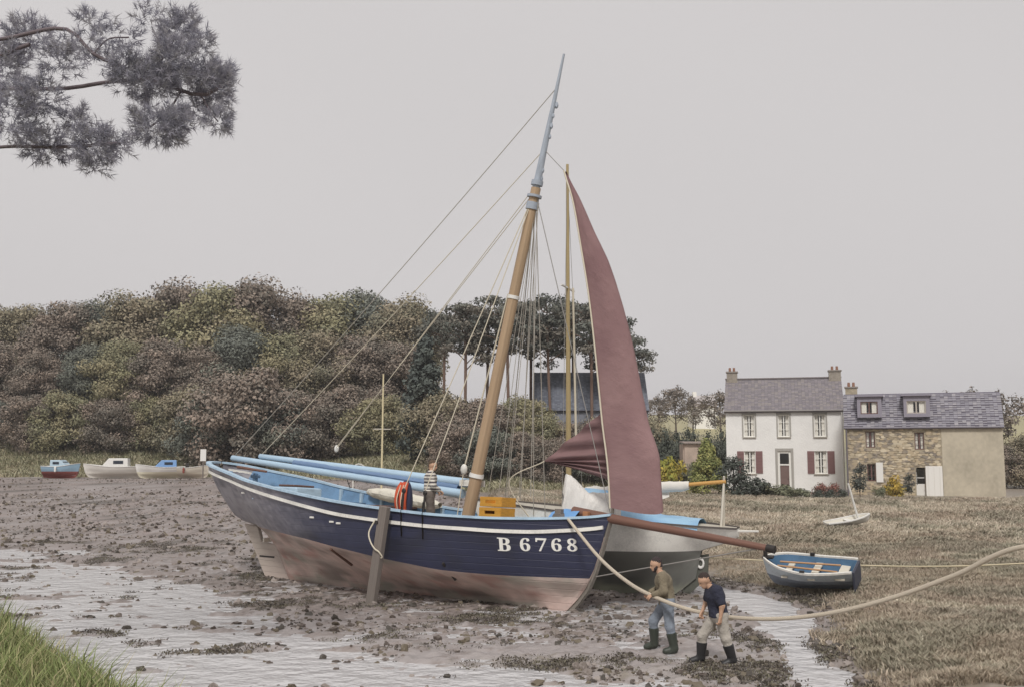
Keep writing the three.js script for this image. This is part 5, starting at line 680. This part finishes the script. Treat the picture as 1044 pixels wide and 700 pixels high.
{
  const r = rng(21), st = [H('#c2b5a1'), H('#a99f8c'), H('#d3c8b3'), H('#978d7d'), H('#94927d'), H('#b09e8d')];
  const marshGen = (z0, z1, hs) => () => { const z = -mix(z0, z1, Math.pow(r(), 1.3)), hw = -z * .56 + 2, x = -2 + (hw + 2) * r(); const q = zones(x, z); if (q.me < .3 + .9 * r() || q.far > 2) return null; if (z < -71 && x > 19) return null; const patch = fbm(x * .5, z * .5, 3), p2 = fbm(x * .17 + 9, z * .17, 3); if (patch + r() * .8 < -.1) return null; const c = mix3(st[Math.floor(r() * 6)], patch > .1 ? (p2 > .1 ? st[4] : st[3]) : (p2 > .05 ? st[2] : st[5]), .55), k = .75 + .4 * r(); const s = hs * (.55 + .6 * r()) * (1 + .6 * patch); return { x, y: G(x, z), z, ry: r() * 6.28, sx: s * 1.05, sy: s * (.7 + .5 * Math.max(0, p2)), c: [c[0] * k, c[1] * k * (1 - .04 * p2), c[2] * k] }; };
  scatter('marsh_grass', tuft(3, 12, .17, .022, .13), grassM, 'dry straw coloured marsh grass on the right', 'grass', 62000, marshGen(16, 44, 1));
  scatter('meadow_grass', tuft(4, 10, .24, .045, .26), grassM, 'olive brown meadow grass below the houses', 'grass', 30000, marshGen(40, 86, 1.05));
  const gr = [H('#8b9463'), H('#79844f'), H('#9a9a6c'), H('#6a7446'), H('#a8a07a')];
  scatter('bank_grass', tuft(5, 11, .36, .013, .1), grassM, 'fresh green grass on the near bank, bottom left', 'grass', 9000, () => { const x = -14 + 14 * r(), z = -17 + 11 * r(), q = zones(x, z); if (q.bank < .72 || r() > q.bank * 1.2) return null; const c = gr[Math.floor(r() * 5)], k = .8 + .45 * r(), s = .6 + .75 * r() * r(); return { x, y: G(x, z), z, ry: r() * 6.28, sx: s, sy: s, c: [c[0] * k, c[1] * k, c[2] * k] }; });
  scatter('far_bank_grass', tuft(6, 8, .7, .12, .6), grassM, 'rough olive grass along the far bank', 'grass', 16000, () => { const x = -95 + 120 * r(), z = farBank(x) + 2 - 20 * r(), q = zones(x, z); if (q.far < -1 + r()) return null; const c = mix3(gr[Math.floor(r() * 5)], st[Math.floor(r() * 6)], .55), k = .75 + .4 * r(), s = .5 + .6 * r(); return { x, y: G(x, z), z, ry: r() * 6.28, sx: s, sy: s * .8, c: [c[0] * k, c[1] * k, c[2] * k] }; });
  // stones, clods and torn weed on the mud
  const rk = new THREE.IcosahedronGeometry(1, 1); { const p = rk.attributes.position; for (let i = 0; i < p.count; i++) { const k = .75 + .5 * hash(Math.round(p.getX(i) * 50) + 7, Math.round(p.getY(i) * 50) + Math.round(p.getZ(i) * 90)); p.setXYZ(i, p.getX(i) * k, p.getY(i) * k, p.getZ(i) * k); } rk.computeVertexNormals(); }
  const mc = [H('#5a5049'), H('#7d736c'), H('#4a443d'), H('#968c85'), H('#6a6050')];
  scatter('mud_clods', rk, std([1, 1, 1], .6), 'wet clods and stones scattered over the mud', 'stones', 15000, () => { const z = -mix(14.5, 75, Math.pow(r(), 2.2)), x = (-z * .6 + 3) * (r() * 2 - 1), q = zones(x, z); if (q.me > .6 || q.bank > .2) return null; const y = G(x, z); if (y < -.06) return null; const cl = fbm(x * .55 + 20, z * .8, 3); if (cl + r() * .7 < .3) return null; const c = mc[Math.floor(r() * 5)], s = (.014 + .05 * Math.pow(r(), 5)) * (1 + (-z - 15) * .01); return { x, y: y + s * .15, z, rx: r() * 3, ry: r() * 6.28, sx: s * (1 + .8 * r()), sy: s * .6, sz: s * (1 + .8 * r()), c }; });
  scatter('shore_stones', rk, std([1, 1, 1], .7), 'stones and dark weed lines on the far mud', 'stones', 4200, () => { const z = -mix(44, 108, r()), x = -62 * r() * (-z / 108) + 2 * r(), q = zones(x, z); if (q.me > .6 || q.far > -1 || q.sd < 1.15) return null; if (fbm(x * .15 + 20, z * .5, 3) + r() * .7 < .3) return null; const s = .025 + .06 * Math.pow(r(), 3); return { x, y: G(x, z) + s * .1, z, rx: r() * 3, ry: r() * 6.28, sx: s * (1 + 1.4 * r()), sy: s * .5, sz: s, c: mc[Math.floor(r() * 5)] }; });
  const wr = [H('#5f574e'), H('#6a6154'), H('#726d5a'), H('#544d47')];
  scatter('bladder_wrack', tuft(8, 12, .05, .016, .12), std([1, 1, 1], .55), 'dark brown seaweed strewn round the keel', 'seaweed', 7000, () => { const z = -mix(15, 44, Math.pow(r(), 1.3)), x = (-z * .55 + 2) * (r() * 2 - 1), q = zones(x, z); if (q.me > .3 || q.bank > .2) return null; const y = G(x, z); if (y < 0) return null; if (fbm(x * .5 + 9, z * .5, 3) + .5 * fbm(x * 2.7, z * 2.7, 3) < .2 + .3 * r()) return null; const c = wr[Math.floor(r() * 4)]; const s = .6 + .9 * r(); return { x, y: y + .01, z, ry: r() * 6.28, sx: s * 1.4, sy: s * .35, c }; });
}
{ // bare dead weeds at the water's edge
  const weed = (px, py, d, h, label, seed) => { const r = rng(seed), p = at(px, py, d); p.y = G(p.x, p.z); const t = thing('dead_weed', label, 'weed', p); const m = std('#6e6458', .95); for (let i = 0; i < 6; i++) { const a = (i / 6 - .42) * 2.0 + (r() - .5) * .3, L = h * (.55 + .5 * r()); const tip = V(Math.sin(a) * L * .75, Math.cos(a * .8) * L, (r() - .5) * .25 * L); const mid = tip.clone().multiplyScalar(.5).add(V(-Math.sin(a) * .04, .06 * h, 0)); const s = mesh('stem', tube([V((r() - .5) * .03, -.05, 0), mid, tip], .009, 5, 10), m, t); if (r() < .7) mesh('twig', rod(mid, mid.clone().add(V((r() - .3) * .14, .16 * h + .05, (r() - .5) * .1)), .006, .004, 5), m, s); } return t; };
  weed(191, 664, 13.2, .72, 'bare dead branching weed standing before the pale water', 3); weed(88, 640, 13.4, .5, 'small dead stalk at the left edge of the grassy bank', 4); weed(150, 690, 11.2, .4, 'low dead stalks in the green bank grass', 5);
}
{ // near pine whose boughs hang into the top left corner
  const d = 15, base = V(-9.6, 0, -13.6); base.y = G(base.x, base.z); const t = thing('overhanging_pine', 'near pine with loose needle boughs hanging into the top left corner', 'tree', base);
  const P = (px, py, dd = d) => at(px, py, dd).sub(base), bk = std('#6f6468', .95);
  const trunk = mesh('trunk', tube([V(0, -.4, 0), V(.1, 4, 0), V(-.1, 8, .1), V(.1, 12.6, 0)], .26, 10, 24), bk, t);
  const r = rng(44), needles = []; const need = { p: [], n: [], ix: [], c: [] };
  const cs = ['#a19fab', '#aaa7b2', '#9695a2', '#aeabb0'].map(H);
  const clump = (c, R, dens) => { // bottle-brush shoots of needles
    const shoots = Math.round(dens); for (let i = 0; i < shoots; i++) { const a = V(r() * 2 - 1, r() * 2 - 1, r() * 2 - 1); const q = c.clone().add(a.clone().multiply(V(R[0], R[1], R[2] ?? R[0] * .8)).multiplyScalar(.85)); const dir = a.clone().normalize().add(V(0, .5, 0)).normalize(), L = .1 + .07 * r(); const col = cs[Math.floor(r() * 4)]; for (let k = 0; k < 20; k++) { const s = q.clone().addScaledVector(dir, L * r()), nd = V(r() * 2 - 1, r() * 2 - 1, r() * 2 - 1).normalize().addScaledVector(dir, .8).normalize(), e = s.clone().addScaledVector(nd, .1 + .05 * r()), w = nd.clone().cross(V(r() - .5, r() - .5, r() - .5)).normalize().multiplyScalar(.006); const b = need.p.length / 3; need.p.push(s.x - w.x, s.y - w.y, s.z - w.z, s.x + w.x, s.y + w.y, s.z + w.z, e.x, e.y, e.z); const nn = w.clone().cross(nd).normalize(); for (let j = 0; j < 3; j++) { need.n.push(nn.x, nn.y, nn.z); need.c.push(...col); } need.ix.push(b, b + 1, b + 2); } } };
  const S = d / F; // metres per photo pixel at the boughs
  const cl = [[218, 88, 20, 23, 150], [205, 78, 13, 12, 60], [150, 82, 30, 14, 170], [175, 62, 16, 22, 90], [183, 32, 17, 20, 120], [165, 74, 18, 12, 70], [128, 68, 12, 12, 50], [160, 130, 24, 13, 140], [178, 124, 14, 12, 60], [222, 124, 12, 9, 45], [200, 112, 10, 8, 22], [95, 148, 16, 16, 120], [122, 148, 8, 8, 26], [76, 125, 9, 12, 40], [84, 45, 14, 16, 26], [104, 62, 14, 9, 22], [110, 35, 16, 9, 18], [92, 22, 12, 9, 22], [131, 40, 12, 7, 14], [142, 110, 8, 6, 12], [96, 172, 10, 4, 14], [60, 60, 16, 18, 60], [40, 100, 20, 16, 80], [30, 40, 22, 20, 120], [45, 150, 20, 14, 90], [10, 120, 24, 22, 120], [5, 70, 20, 30, 120], [205, 45, 8, 12, 24], [150, 18, 14, 8, 20]];
  for (const [x, y, rx, ry, n] of cl) clump(P(x, y, d + (r() - .5) * 1.2), [rx * S, ry * S], n * 1.15);
  const ndM = new THREE.MeshPhysicalMaterial({ color: 0xffffff, vertexColors: true, roughness: 1, transmission: .5, thickness: 0, side: THREE.DoubleSide }); const g = new THREE.BufferGeometry(); g.setAttribute('position', new THREE.Float32BufferAttribute(need.p, 3)); g.setAttribute('normal', new THREE.Float32BufferAttribute(need.n, 3)); g.setAttribute('color', new THREE.Float32BufferAttribute(need.c, 3)); g.setIndex(need.ix); mesh('needles', g, ndM, t);
  const br = (pts, rr) => mesh('branch', tube(pts.map((p) => P(p[0], p[1], d)), rr, 6, 24), bk, t); const TX0 = [-160, 110];
  br([[-160, 120], [-20, 92], [68, 90], [115, 83], [150, 82], [185, 92], [205, 98], [225, 88]], .03); br([[-160, 60], [0, 40], [68, 30], [95, 55], [128, 70]], .03); br([[150, 82], [165, 60], [180, 35]], .018); br([[185, 92], [170, 115], [150, 132]], .015); br([[-160, 175], [0, 150], [60, 150], [95, 148], [122, 146]], .025); br([[205, 98], [215, 115], [222, 124]], .012); br([[95, 148], [80, 130], [74, 118]], .012); br([[95, 55], [110, 40], [131, 38]], .012); br([[-160, 20], [-20, 60], [30, 45]], .03);
}
console.log('near');
renderer.render(scene, camera);
